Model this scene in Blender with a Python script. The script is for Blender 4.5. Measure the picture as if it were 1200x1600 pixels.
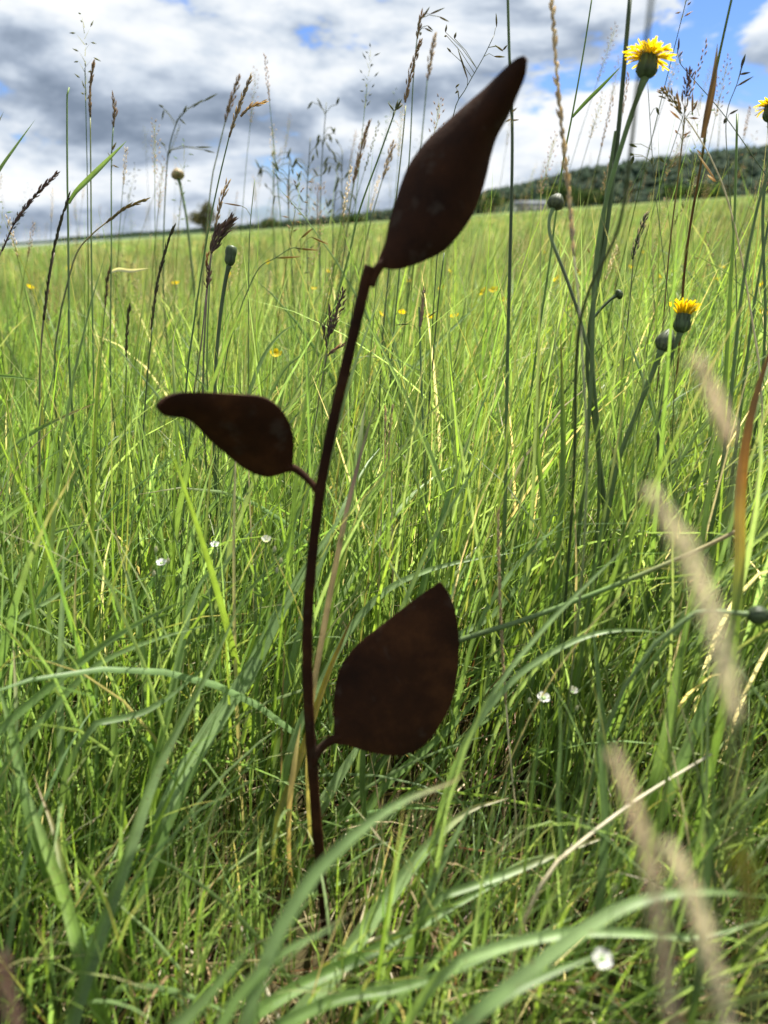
import bpy, math, random
import numpy as np
from mathutils import Vector, Matrix, noise as mnoise

R_ = math.radians
scene = bpy.context.scene
for o in list(bpy.data.objects):
    bpy.data.objects.remove(o)
col = scene.collection

# ------------------------------------------------------------------ camera
PITCH = R_(20.8)
FPX = 1200.0                      # focal length in pixels of a 1200 x 1600 picture
CAM = np.array([0.0, 0.0, 0.5])
cam_d = bpy.data.cameras.new('camera')
cam_d.sensor_fit = 'VERTICAL'
cam_d.sensor_height = 24.0
cam_d.lens = 24.0 * FPX / 1600.0
cam_d.clip_start = 0.01
cam_d.clip_end = 20000
cam_d.dof.use_dof = True
cam_d.dof.focus_distance = 0.80
cam_d.dof.aperture_fstop = 3.7
cam = bpy.data.objects.new('camera', cam_d)
cam.location = CAM
cam.rotation_euler = (math.pi / 2 - PITCH, 0, 0)
col.objects.link(cam)
scene.camera = cam

# ------------------------------------------------------------------ world + sun
SUN_EL, SUN_AZ = R_(60), R_(30)          # azimuth from +Y (view direction) towards +X
EXPOSURE = 1.52
w = bpy.data.worlds.new('World')
scene.world = w
w.use_nodes = True
nt = w.node_tree
nt.nodes.clear()
N = nt.nodes.new
L = nt.links.new


def wn(t, **k):
    n = N(t)
    for a, b in k.items():
        setattr(n, a, b)
    return n


def wmath(op, a, b=None, c=None):
    n = N('ShaderNodeMath')
    n.operation = op
    for i, v in enumerate((a, b, c)):
        if v is None:
            continue
        if isinstance(v, (int, float)):
            n.inputs[i].default_value = v
        else:
            L(v, n.inputs[i])
    return n.outputs[0]


tc = N('ShaderNodeTexCoord')
mp = N('ShaderNodeMapping')
mp.inputs['Location'].default_value = (9.3, 1.2, 3.3)
mp.inputs['Scale'].default_value = (1.0, 1.0, 2.5)
L(tc.outputs['Generated'], mp.inputs['Vector'])


def wnoise(scale, detail, rough, dist, off=(0, 0, 0), lac=2.1):
    v = mp.outputs[0]
    if any(off):
        a = N('ShaderNodeVectorMath')
        a.operation = 'ADD'
        a.inputs[1].default_value = off
        L(v, a.inputs[0])
        v = a.outputs[0]
    n = N('ShaderNodeTexNoise')
    n.inputs['Scale'].default_value = scale
    n.inputs['Detail'].default_value = detail
    n.inputs['Roughness'].default_value = rough
    n.inputs['Lacunarity'].default_value = lac
    n.inputs['Distortion'].default_value = dist
    L(v, n.inputs['Vector'])
    return n.outputs[0]


def wramp(v, stops, interp='EASE'):
    r = N('ShaderNodeValToRGB')
    r.color_ramp.interpolation = interp
    e = r.color_ramp.elements
    while len(e) < len(stops):
        e.new(0.5)
    for i, (p, c) in enumerate(stops):
        e[i].position = p
        e[i].color = (*c, 1) if len(c) == 3 else c
    L(v, r.inputs[0])
    return r.outputs[0]


S0 = 4.2
n_big = wnoise(S0, 10, 0.57, 0.2)
n_lit = wnoise(S0, 6, 0.50, 0.2, (0.03, 0.0, 0.09))
n_thick = wnoise(2.3, 5, 0.5, 0.3, (5.2, 1.1, 8.0))
mask = wramp(n_big, [(0.385, (0, 0, 0)), (0.445, (1, 1, 1))])
# light comes from above: where the cloud is denser below than above its top is bright
diff = wmath('SUBTRACT', n_big, n_lit)
shade = wmath('MULTIPLY_ADD', diff, 3.1, 0.62)
thick = wmath('SUBTRACT', n_thick, 0.5)
shade = wmath('MULTIPLY_ADD', thick, -1.6, shade)
ccol = wramp(shade, [(0.0, (0.090, 0.114, 0.152)), (0.30, (0.160, 0.190, 0.236)), (0.56, (0.265, 0.295, 0.335)), (0.78, (0.350, 0.367, 0.386)), (1.0, (0.395, 0.404, 0.413))], 'LINEAR')
sky = N('ShaderNodeTexSky')
sky.sky_type = 'NISHITA'
sky.sun_disc = False
sky.sun_elevation = SUN_EL
sky.sun_rotation = SUN_AZ
sky.air_density = 1.0
sky.dust_density = 0.4
sky.ozone_density = 2.5
tint = N('ShaderNodeMixRGB')
tint.blend_type = 'MULTIPLY'
tint.inputs[0].default_value = 1.0
tint.inputs[2].default_value = (0.50, 0.66, 1.02, 1)
L(sky.outputs[0], tint.inputs[1])
bg1 = N('ShaderNodeBackground')
bg1.inputs[1].default_value = 0.05
L(tint.outputs[0], bg1.inputs[0])
bg2 = N('ShaderNodeBackground')
bg2.inputs[1].default_value = 0.91
L(ccol, bg2.inputs[0])
mx = N('ShaderNodeMixShader')
L(mask, mx.inputs[0])
L(bg1.outputs[0], mx.inputs[1])
L(bg2.outputs[0], mx.inputs[2])
wo = N('ShaderNodeOutputWorld')
L(mx.outputs[0], wo.inputs[0])

sun_d = bpy.data.lights.new('sun', 'SUN')
sun_d.energy = 5.0
sun_d.angle = R_(0.53)
sun_d.color = (1.0, 0.95, 0.86)
sun = bpy.data.objects.new('sun', sun_d)
sv = Vector((math.cos(SUN_EL) * math.sin(SUN_AZ), math.cos(SUN_EL) * math.cos(SUN_AZ), math.sin(SUN_EL)))
sun.rotation_euler = sv.to_track_quat('Z', 'Y').to_euler()
sun.location = (0, 0, 20)
col.objects.link(sun)

vs = scene.view_settings
vs.view_transform = 'Standard'
vs.look = 'None'
vs.gamma = 1.0
vs.use_curve_mapping = False
vs.exposure = EXPOSURE
scene.render.engine = 'CYCLES'
scene.cycles.use_denoising = True
scene.cycles.max_bounces = 5
scene.cycles.diffuse_bounces = 2
scene.cycles.transmission_bounces = 4
scene.cycles.caustics_reflective = False
scene.cycles.caustics_refractive = False
scene.cycles.sample_clamp_indirect = 4.0

# ------------------------------------------------------------------ pixel helpers
FW = np.array([0, math.cos(PITCH), -math.sin(PITCH)])
UP = np.array([0, math.sin(PITCH), math.cos(PITCH)])
RT = np.array([1.0, 0, 0])
SLOPE = 0.066


def ray(px, py):
    return FW + (px - 600) / FPX * RT + (800 - py) / FPX * UP


def P(px, py, d):
    return CAM + d * ray(px, py)


def ground_z(x, y):
    return SLOPE * x + 0.012 * math.sin(2.3 * x + 1.0) * math.sin(1.7 * y) * min(1, y)


def gz(x, y):
    return SLOPE * x + 0.012 * np.sin(2.3 * x + 1.0) * np.sin(1.7 * y) * np.minimum(1, y)


def norm(v):
    return v / (np.linalg.norm(v) + 1e-12)


def smooth_path(pts, n):
    """Catmull-Rom through pts (k,m), resampled to n rows."""
    p = np.asarray(pts, float)
    if len(p) == 2:
        t = np.linspace(0, 1, n)[:, None]
        return p[0] * (1 - t) + p[1] * t
    q = np.vstack([2 * p[0] - p[1], p, 2 * p[-1] - p[-2]])
    seg = np.linalg.norm(np.diff(p[:, :2], axis=0), axis=1)
    cum = np.concatenate([[0], np.cumsum(seg)])
    cum /= cum[-1]
    out = []
    for t in np.linspace(0, 1, n):
        i = min(np.searchsorted(cum, t, side='right') - 1, len(p) - 2)
        u = (t - cum[i]) / max(cum[i + 1] - cum[i], 1e-9)
        a, b, c, d = q[i], q[i + 1], q[i + 2], q[i + 3]
        out.append(0.5 * ((2 * b) + (c - a) * u + (2 * a - 5 * b + 4 * c - d) * u * u + (3 * b - a - 3 * c + d) * u ** 3))
    return np.array(out)


# ------------------------------------------------------------------ materials
def new_mat(name):
    m = bpy.data.materials.new(name)
    m.use_nodes = True
    m.node_tree.nodes.clear()
    return m, m.node_tree.nodes.new, m.node_tree.links.new


def veg_mat(name, trans=0.45, rough=0.5, spec=0.35, tboost=(1.3, 1.28, 0.64), stripes=True, bump=0.0):
    m, N, L = new_mat(name)
    at = N('ShaderNodeAttribute')
    at.attribute_name = 'Col'
    c = at.outputs['Color']
    nz = N('ShaderNodeTexNoise')
    nz.inputs['Scale'].default_value = 60
    nz.inputs['Detail'].default_value = 3
    geo = N('ShaderNodeNewGeometry')
    L(geo.outputs['Position'], nz.inputs['Vector'])
    mr = N('ShaderNodeMapRange')
    mr.inputs[1].default_value = 0.3
    mr.inputs[2].default_value = 0.7
    mr.inputs[3].default_value = 0.78
    mr.inputs[4].default_value = 1.2
    L(nz.outputs[0], mr.inputs[0])
    fac = mr.outputs[0]
    if stripes:
        uv = N('ShaderNodeAttribute')
        uv.attribute_name = 'Across'
        sn = N('ShaderNodeMath')
        sn.operation = 'MULTIPLY'
        sn.inputs[1].default_value = 46.0
        L(uv.outputs['Fac'], sn.inputs[0])
        s2 = N('ShaderNodeMath')
        s2.operation = 'SINE'
        L(sn.outputs[0], s2.inputs[0])
        s3 = N('ShaderNodeMath')
        s3.operation = 'MULTIPLY_ADD'
        s3.inputs[1].default_value = 0.13
        L(s2.outputs[0], s3.inputs[0])
        L(fac, s3.inputs[2])
        # pale midrib
        ab = N('ShaderNodeMath')
        ab.operation = 'SUBTRACT'
        ab.inputs[1].default_value = 0.5
        L(uv.outputs['Fac'], ab.inputs[0])
        a2 = N('ShaderNodeMath')
        a2.operation = 'ABSOLUTE'
        L(ab.outputs[0], a2.inputs[0])
        rib = N('ShaderNodeMapRange')
        rib.inputs[1].default_value = 0.0
        rib.inputs[2].default_value = 0.09
        rib.inputs[3].default_value = 0.22
        rib.inputs[4].default_value = 0.0
        L(a2.outputs[0], rib.inputs[0])
        s4 = N('ShaderNodeMath')
        s4.operation = 'ADD'
        L(s3.outputs[0], s4.inputs[0])
        L(rib.outputs[0], s4.inputs[1])
        s3 = s4
        fac = s3.outputs[0]
    vm = N('ShaderNodeVectorMath')
    vm.operation = 'SCALE'
    L(c, vm.inputs[0])
    L(fac, vm.inputs['Scale'])
    base = vm.outputs[0]
    if stripes:
        sp1 = N('ShaderNodeTexNoise')
        sp1.inputs['Scale'].default_value = 330
        sp1.inputs['Detail'].default_value = 2
        L(geo.outputs['Position'], sp1.inputs['Vector'])
        sr = N('ShaderNodeMapRange')
        sr.inputs[1].default_value = 0.66
        sr.inputs[2].default_value = 0.74
        sr.inputs[3].default_value = 0.0
        sr.inputs[4].default_value = 0.55
        L(sp1.outputs[0], sr.inputs[0])
        mxs = N('ShaderNodeMixRGB')
        mxs.inputs[2].default_value = (0.13, 0.09, 0.03, 1)
        L(sr.outputs[0], mxs.inputs[0])
        L(base, mxs.inputs[1])
        base = mxs.outputs[0]
    pr = N('ShaderNodeBsdfPrincipled')
    pr.inputs['Roughness'].default_value = rough
    pr.inputs['Specular IOR Level'].default_value = spec
    L(base, pr.inputs['Base Color'])
    tb = N('ShaderNodeVectorMath')
    tb.operation = 'MULTIPLY'
    tb.inputs[1].default_value = tboost
    L(base, tb.inputs[0])
    tr = N('ShaderNodeBsdfTranslucent')
    L(tb.outputs[0], tr.inputs[0])
    ms = N('ShaderNodeMixShader')
    ms.inputs[0].default_value = trans
    L(pr.outputs[0], ms.inputs[1])
    L(tr.outputs[0], ms.inputs[2])
    out = N('ShaderNodeOutputMaterial')
    L(ms.outputs[0], out.inputs[0])
    return m


M_GRASS = veg_mat('grass_blade', 0.52, 0.42, 0.34)
M_SEED = veg_mat('seed_husk', 0.58, 0.6, 0.25, (1.2, 1.05, 0.8), False)
M_PLUME = veg_mat('sunlit_husk', 0.75, 0.6, 0.2, (1.15, 1.12, 1.05), False)
M_STALK = veg_mat('plant_stalk', 0.25, 0.5, 0.35, (1.2, 1.2, 0.6), False)
M_PETAL = veg_mat('petal', 0.45, 0.6, 0.2, (1.2, 1.1, 0.6), False)
M_LEAF = veg_mat('tree_leaf', 0.2, 0.85, 0.05, (1.2, 1.25, 0.5), False)


def rust_mat():
    m, N, L = new_mat('rusted_steel')
    tcn = N('ShaderNodeTexCoord')
    n1 = N('ShaderNodeTexNoise')
    n1.inputs['Scale'].default_value = 28
    n1.inputs['Detail'].default_value = 8
    n1.inputs['Roughness'].default_value = 0.65
    L(tcn.outputs['Object'], n1.inputs['Vector'])
    r = N('ShaderNodeValToRGB')
    e = r.color_ramp.elements
    e[0].position, e[0].color = 0.33, (0.013, 0.0053, 0.0024, 1)
    e[1].position, e[1].color = 0.72, (0.056, 0.0215, 0.0068, 1)
    k = e.new(0.53)
    k.color = (0.027, 0.0098, 0.0035, 1)
    L(n1.outputs[0], r.inputs[0])
    n2 = N('ShaderNodeTexNoise')
    n2.inputs['Scale'].default_value = 70
    n2.inputs['Detail'].default_value = 5
    L(tcn.outputs['Object'], n2.inputs['Vector'])
    r2 = N('ShaderNodeValToRGB')
    r2.color_ramp.elements[0].position = 0.60
    r2.color_ramp.elements[1].position = 0.72
    L(n2.outputs[0], r2.inputs[0])
    mixc = N('ShaderNodeMixRGB')
    mixc.inputs[2].default_value = (0.055, 0.045, 0.034, 1)
    sc = N('ShaderNodeMath')
    sc.operation = 'MULTIPLY'
    sc.inputs[1].default_value = 0.4
    L(r2.outputs[0], sc.inputs[0])
    L(sc.outputs[0], mixc.inputs[0])
    L(r.outputs[0], mixc.inputs[1])
    pr = N('ShaderNodeBsdfPrincipled')
    pr.inputs['Roughness'].default_value = 0.78
    pr.inputs['Specular IOR Level'].default_value = 0.10
    L(mixc.outputs[0], pr.inputs['Base Color'])
    n3 = N('ShaderNodeTexNoise')
    n3.inputs['Scale'].default_value = 420
    n3.inputs['Detail'].default_value = 4
    L(tcn.outputs['Object'], n3.inputs['Vector'])
    b = N('ShaderNodeBump')
    b.inputs['Strength'].default_value = 0.35
    b.inputs['Distance'].default_value = 0.0006
    L(n3.outputs[0], b.inputs['Height'])
    L(b.outputs[0], pr.inputs['Normal'])
    out = N('ShaderNodeOutputMaterial')
    L(pr.outputs[0], out.inputs[0])
    return m


def ground_mat():
    m, N, L = new_mat('meadow_soil')
    geo = N('ShaderNodeNewGeometry')
    n1 = N('ShaderNodeTexNoise')
    n1.inputs['Scale'].default_value = 14
    n1.inputs['Detail'].default_value = 8
    L(geo.outputs['Position'], n1.inputs['Vector'])
    r = N('ShaderNodeValToRGB')
    e = r.color_ramp.elements
    e[0].position, e[0].color = 0.35, (0.022, 0.020, 0.010, 1)
    e[1].position, e[1].color = 0.7, (0.075, 0.062, 0.030, 1)
    L(n1.outputs[0], r.inputs[0])
    # sward colour of the far meadow with the blades' own shade painted in, where blades can no longer be told apart
    mpn = N('ShaderNodeMapping')
    mpn.inputs['Scale'].default_value = (1, 0.35, 1)
    L(geo.outputs['Position'], mpn.inputs[0])
    n2 = N('ShaderNodeTexNoise')
    n2.inputs['Scale'].default_value = 0.35
    n2.inputs['Detail'].default_value = 9
    n2.inputs['Roughness'].default_value = 0.7
    L(mpn.outputs[0], n2.inputs['Vector'])
    r2 = N('ShaderNodeValToRGB')
    e = r2.color_ramp.elements
    e[0].position, e[0].color = 0.3, (0.095, 0.130, 0.048, 1)
    e[1].position, e[1].color = 0.7, (0.155, 0.200, 0.085, 1)
    L(n2.outputs[0], r2.inputs[0])
    sx = N('ShaderNodeSeparateXYZ')
    L(geo.outputs['Position'], sx.inputs[0])
    mr = N('ShaderNodeMapRange')
    mr.inputs[1].default_value = 5
    mr.inputs[2].default_value = 28
    L(sx.outputs[1], mr.inputs[0])
    mixc = N('ShaderNodeMixRGB')
    L(mr.outputs[0], mixc.inputs[0])
    L(r.outputs[0], mixc.inputs[1])
    L(r2.outputs[0], mixc.inputs[2])
    pr = N('ShaderNodeBsdfPrincipled')
    pr.inputs['Roughness'].default_value = 1.0
    pr.inputs['Specular IOR Level'].default_value = 0.0
    L(mixc.outputs[0], pr.inputs['Base Color'])
    b = N('ShaderNodeBump')
    b.inputs['Distance'].default_value = 0.02
    b.inputs['Strength'].default_value = 0.8
    L(n1.outputs[0], b.inputs['Height'])
    L(b.outputs[0], pr.inputs['Normal'])
    out = N('ShaderNodeOutputMaterial')
    L(pr.outputs[0], out.inputs[0])
    return m


def plain_mat(name, c, rough=0.8, nscale=3.0, var=0.25):
    m, N, L = new_mat(name)
    geo = N('ShaderNodeNewGeometry')
    n1 = N('ShaderNodeTexNoise')
    n1.inputs['Scale'].default_value = nscale
    n1.inputs['Detail'].default_value = 6
    L(geo.outputs['Position'], n1.inputs['Vector'])
    r = N('ShaderNodeValToRGB')
    e = r.color_ramp.elements
    e[0].position, e[0].color = 0.3, (*[x * (1 - var) for x in c], 1)
    e[1].position, e[1].color = 0.7, (*[x * (1 + var) for x in c], 1)
    L(n1.outputs[0], r.inputs[0])
    pr = N('ShaderNodeBsdfPrincipled')
    pr.inputs['Roughness'].default_value = rough
    pr.inputs['Specular IOR Level'].default_value = 0.5 if rough < .5 else 0.0
    L(r.outputs[0], pr.inputs['Base Color'])
    out = N('ShaderNodeOutputMaterial')
    L(pr.outputs[0], out.inputs[0])
    return m


M_RUST = rust_mat()
M_SOIL = ground_mat()
M_HILL = plain_mat('hill_undergrowth', (0.022, 0.036, 0.020), 0.95, 0.02)
M_ROOF = plain_mat('slate_roof', (0.16, 0.17, 0.19), 0.6, 0.5)
M_WALL = plain_mat('pale_render', (0.30, 0.30, 0.29), 0.8, 0.5, 0.08)
M_GLASS = plain_mat('dark_window', (0.03, 0.035, 0.04), 0.2, 1.0)
M_BARK = plain_mat('bark', (0.09, 0.07, 0.05), 0.9, 2.0)

# ------------------------------------------------------------------ mesh helpers
PAL = {
    'green': (0.134, 0.222, 0.060), 'lime': (0.192, 0.296, 0.056), 'blue': (0.146, 0.228, 0.084),
    'pale': (0.228, 0.332, 0.135), 'dark': (0.070, 0.115, 0.036), 'straw': (0.52, 0.44, 0.26),
    'tan': (0.38, 0.27, 0.14), 'yellow': (0.42, 0.31, 0.07), 'orange': (0.31, 0.14, 0.04),
    'brown': (0.16, 0.085, 0.04), 'purple': (0.19, 0.125, 0.12), 'pink': (0.46, 0.345, 0.28),
    'cream': (0.62, 0.57, 0.42), 'dkbrown': (0.16, 0.125, 0.08), 'stem': (0.115, 0.175, 0.060),
    'stemdark': (0.056, 0.086, 0.034), 'grey': (0.088, 0.108, 0.06), 'petal': (0.66, 0.505, 0.010),
    'white': (0.80, 0.80, 0.78), 'olive': (0.20, 0.22, 0.07), 'bronze': (0.34, 0.26, 0.14), 'soft': (0.212, 0.300, 0.142), 'husk': (0.80, 0.76, 0.63), 'blush': (0.70, 0.60, 0.51),  # husk and blush are brightened to stand in for sun on the plumes
}


def C(c):
    return np.array(PAL[c] if isinstance(c, str) else c, float)


def raw_mesh(name, verts, loops, sizes, cols=None, across=None, smooth=True):
    me = bpy.data.meshes.new(name)
    verts = np.asarray(verts, np.float32)
    loops = np.asarray(loops, np.int32).ravel()
    sizes = np.asarray(sizes, np.int32)
    me.vertices.add(len(verts))
    me.vertices.foreach_set('co', verts.ravel())
    me.loops.add(len(loops))
    me.loops.foreach_set('vertex_index', loops)
    me.polygons.add(len(sizes))
    st = np.concatenate([[0], np.cumsum(sizes)[:-1]]).astype(np.int32)
    me.polygons.foreach_set('loop_start', st)
    me.polygons.foreach_set('loop_total', sizes)
    if smooth:
        me.polygons.foreach_set('use_smooth', np.ones(len(sizes), bool))
    if cols is not None:
        a = me.attributes.new('Col', 'FLOAT_COLOR', 'POINT')
        c4 = np.ones((len(verts), 4), np.float32)
        c4[:, :3] = cols
        a.data.foreach_set('color', c4.ravel())
    if across is not None:
        a = me.attributes.new('Across', 'FLOAT', 'POINT')
        a.data.foreach_set('value', np.asarray(across, np.float32))
    me.update(calc_edges=True)
    me.validate()
    return me


class MB:
    def __init__(self):
        self.v, self.f, self.c, self.a = [], [], [], []

    def add(self, verts, faces, cols, across=None):
        b = len(self.v)
        self.v.extend([tuple(x) for x in verts])
        self.f.extend([tuple(i + b for i in f) for f in faces])
        cols = np.asarray(cols)
        if cols.ndim == 1:
            cols = np.repeat(cols[None], len(verts), 0)
        self.c.extend([tuple(x) for x in cols])
        self.a.extend(list(across) if across is not None else [0.0] * len(verts))

    def tube(self, pts, rad, colr, sides=7, cap=True):
        pts = np.asarray(pts)
        n = len(pts)
        rad = np.broadcast_to(rad, (n,))
        colr = np.asarray(colr)
        if colr.ndim == 1:
            colr = np.repeat(colr[None], n, 0)
        tan = np.gradient(pts, axis=0)
        u = None
        vv, cc, ff = [], [], []
        for i in range(n):
            t = norm(tan[i])
            if u is None:
                u = norm(np.cross(t, [0.31, 0.9, 0.2] if abs(t[1]) < .9 else [1, 0, 0.]))
            u = norm(u - t * np.dot(u, t))
            w_ = np.cross(t, u)
            for k in range(sides):
                a = 2 * math.pi * k / sides
                vv.append(pts[i] + rad[i] * (math.cos(a) * u + math.sin(a) * w_))
                cc.append(colr[i])
        for i in range(n - 1):
            for k in range(sides):
                k2 = (k + 1) % sides
                ff.append((i * sides + k, i * sides + k2, (i + 1) * sides + k2, (i + 1) * sides + k))
        if cap:
            ff.append(tuple(range(sides - 1, -1, -1)))
            ff.append(tuple((n - 1) * sides + k for k in range(sides)))
        self.add(vv, ff, cc)

    def ribbon(self, pts, width, colr, tilt=0.3, fold=0.22, twist=0.0, taper=True, view=None):
        """a folded grass blade along pts; its broad side turned towards the viewer and rolled by tilt"""
        pts = np.asarray(pts)
        n = len(pts)
        colr = np.asarray(colr)
        if colr.ndim == 1:
            colr = np.repeat(colr[None], n, 0)
        tan = np.gradient(pts, axis=0)
        s = np.linspace(0, 1, n)
        wd = np.broadcast_to(width, (n,)).copy()
        if taper:
            wd = wd * np.minimum(1, 0.65 + 1.4 * s) * np.clip(1 - np.maximum(0, (s - 0.45) / 0.55) ** 1.7, 0.03, 1)
        vv, cc, aa, ff = [], [], [], []
        for i in range(n):
            t = norm(tan[i])
            vd = norm((CAM if view is None else view) - pts[i])
            sd = norm(np.cross(t, vd))
            nr = norm(np.cross(sd, t))
            an = tilt + twist * s[i]
            s2 = sd * math.cos(an) + nr * math.sin(an)
            n2 = nr * math.cos(an) - sd * math.sin(an)
            h = wd[i] / 2
            for q, (b, dn) in enumerate(((-1, 0), (-.5, -.55), (0, -1), (.5, -.55), (1, 0))):
                vv.append(pts[i] + s2 * h * b + n2 * dn * h * fold * 2)
                cc.append(colr[i])
                aa.append(b * 0.5 + 0.5)
        for i in range(n - 1):
            for q in range(4):
                a = i * 5 + q
                ff.append((a, a + 1, a + 6, a + 5))
        self.add(vv, ff, cc, aa)

    def spikelet(self, a, b, wid, c1, c2=None, sides=5):
        a, b = np.asarray(a), np.asarray(b)
        t = norm(b - a)
        u = norm(np.cross(t, [0.3, 0.5, 0.81]))
        w_ = np.cross(t, u)
        c1 = np.asarray(c1)
        c2 = c1 if c2 is None else np.asarray(c2)
        prof = ((0.0, .25), (.22, .9), (.5, 1.0), (.8, .55), (1.0, .06))
        vv, cc, ff = [], [], []
        for i, (p, r) in enumerate(prof):
            for k in range(sides):
                an = 2 * math.pi * k / sides
                rr = wid / 2 * r
                vv.append(a + (b - a) * p + rr * (math.cos(an) * u + 0.6 * math.sin(an) * w_))
                cc.append(c1 * (1 - p) + c2 * p)
        for i in range(len(prof) - 1):
            for k in range(sides):
                k2 = (k + 1) % sides
                ff.append((i * sides + k, i * sides + k2, (i + 1) * sides + k2, (i + 1) * sides + k))
        self.add(vv, ff, cc)

    def lathe(self, base, axis, prof, colr, sides=16, ripple=0.0):
        base = np.asarray(base)
        t = norm(np.asarray(axis))
        u = norm(np.cross(t, [0.3, 0.9, 0.1]))
        w_ = np.cross(t, u)
        vv, cc, ff = [], [], []
        for i, pr in enumerate(prof):
            z, r = pr[0], pr[1]
            c = np.asarray(pr[2]) if len(pr) > 2 else np.asarray(colr)
            for k in range(sides):
                an = 2 * math.pi * k / sides
                rr = r * (1 + ripple * (1 if k % 2 else -1))
                vv.append(base + t * z + rr * (math.cos(an) * u + math.sin(an) * w_))
                cc.append(c * (1.12 if k % 2 else 0.85))
        m = len(prof)
        for i in range(m - 1):
            for k in range(sides):
                k2 = (k + 1) % sides
                ff.append((i * sides + k, i * sides + k2, (i + 1) * sides + k2, (i + 1) * sides + k))
        ff.append(tuple(range(sides - 1, -1, -1)))
        ff.append(tuple((m - 1) * sides + k for k in range(sides)))
        self.add(vv, ff, cc)

    def build(self, name, mat, parent=None, origin=None, smooth=True):
        org = np.zeros(3) if origin is None else np.asarray(origin)
        sizes = [len(f) for f in self.f]
        loops = [i for f in self.f for i in f]
        me = raw_mesh(name, np.asarray(self.v) - org, loops, sizes, np.asarray(self.c), self.a, smooth)
        me.materials.append(mat)
        o = bpy.data.objects.new(name, me)
        col.objects.link(o)
        if parent is not None:
            o.parent = parent
        return o


def tag(o, label=None, cat=None, group=None, kind=None):
    if label:
        o['label'] = label
    if cat:
        o['category'] = cat
    if group:
        o['group'] = group
    if kind:
        o['kind'] = kind
    return o


def empty(name, loc, label, cat, group=None):
    o = bpy.data.objects.new(name, None)
    o.empty_display_size = 0.02
    o.location = loc
    col.objects.link(o)
    return tag(o, label, cat, group, 'thing')


rng = np.random.default_rng(7)
random.seed(7)

# ================================================================== THE SETTING
# terrain: one sheet from behind the camera to the horizon
ys = np.concatenate([np.linspace(-3, 4, 36), np.geomspace(4.4, 6000, 60)])
us = np.linspace(-1, 1, 61)
vv = []
for y in ys:
    half = 4 + abs(y) * 1.6
    x = us * half
    vv.append(np.stack([x, np.full_like(x, y), gz(x, np.full_like(x, max(y, 0)))], 1))
vv = np.concatenate(vv)
nx = len(us)
ii = np.arange(len(ys) - 1)[:, None] * nx + np.arange(nx - 1)[None]
quads = np.stack([ii, ii + 1, ii + nx + 1, ii + nx], -1).reshape(-1, 4)
me = raw_mesh('ground', vv, quads, np.full(len(quads), 4))
me.materials.append(M_SOIL)
ground = bpy.data.objects.new('ground', me)
col.objects.link(ground)
tag(ground, 'sloping meadow ground running back to the tree line', kind='structure')

# wooded hill on the skyline
sky_px = np.array([(-500, 400), (-200, 392), (0, 381), (120, 374), (200, 369), (250, 364), (330, 355), (400, 349), (460, 343), (520, 338), (600, 329),
                   (700, 315), (760, 299), (840, 281), (900, 265), (1000, 250), (1080, 240), (1200, 228), (1400, 214), (1800, 205)], float)


def foot_y(px):
    return 380 - 80 * px / 1200.0


def hill_dist(px):
    return float(np.interp(px, [-500, 100, 400, 760, 1200, 1800], [1500, 1300, 1000, 620, 430, 400]))


hv, hf = [], []
cols_px = np.linspace(-500, 1800, 70)
for px in cols_px:
    sy = float(np.interp(px, sky_px[:, 0], sky_px[:, 1]))
    fy = foot_y(px)
    D = hill_dist(px)
    TH = 6.0
    for k, (dd, t) in enumerate(((1.0, -0.25), (1.08, .12), (1.2, .38), (1.35, .68), (1.5, .9), (1.65, 1.0), (1.9, .9), (2.4, 0.2))):
        d = D * dd
        top = P(px, sy, d)[2] - TH * 0.85
        bot = P(px, fy, d)[2] - 1.0
        p = P(px, sy, d)
        if t < 0:
            z = bot - 4
        else:
            z = bot + max(0.0, (top - bot)) * math.sin(t * math.pi / 2)
        hv.append((p[0], p[1], z))
nk = 8
for i in range(len(cols_px) - 1):
    for k in range(nk - 1):
        a = i * nk + k
        hf.append((a, a + nk, a + nk + 1, a + 1))
me = raw_mesh('hill', hv, [j for f in hf for j in f], [4] * len(hf))
me.materials.append(M_HILL)
hill = bpy.data.objects.new('hill', me)
col.objects.link(hill)
tag(hill, 'long low wooded hill rising to the right on the skyline', kind='structure')
hvn = np.array(hv).reshape(len(cols_px), nk, 3)

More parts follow.
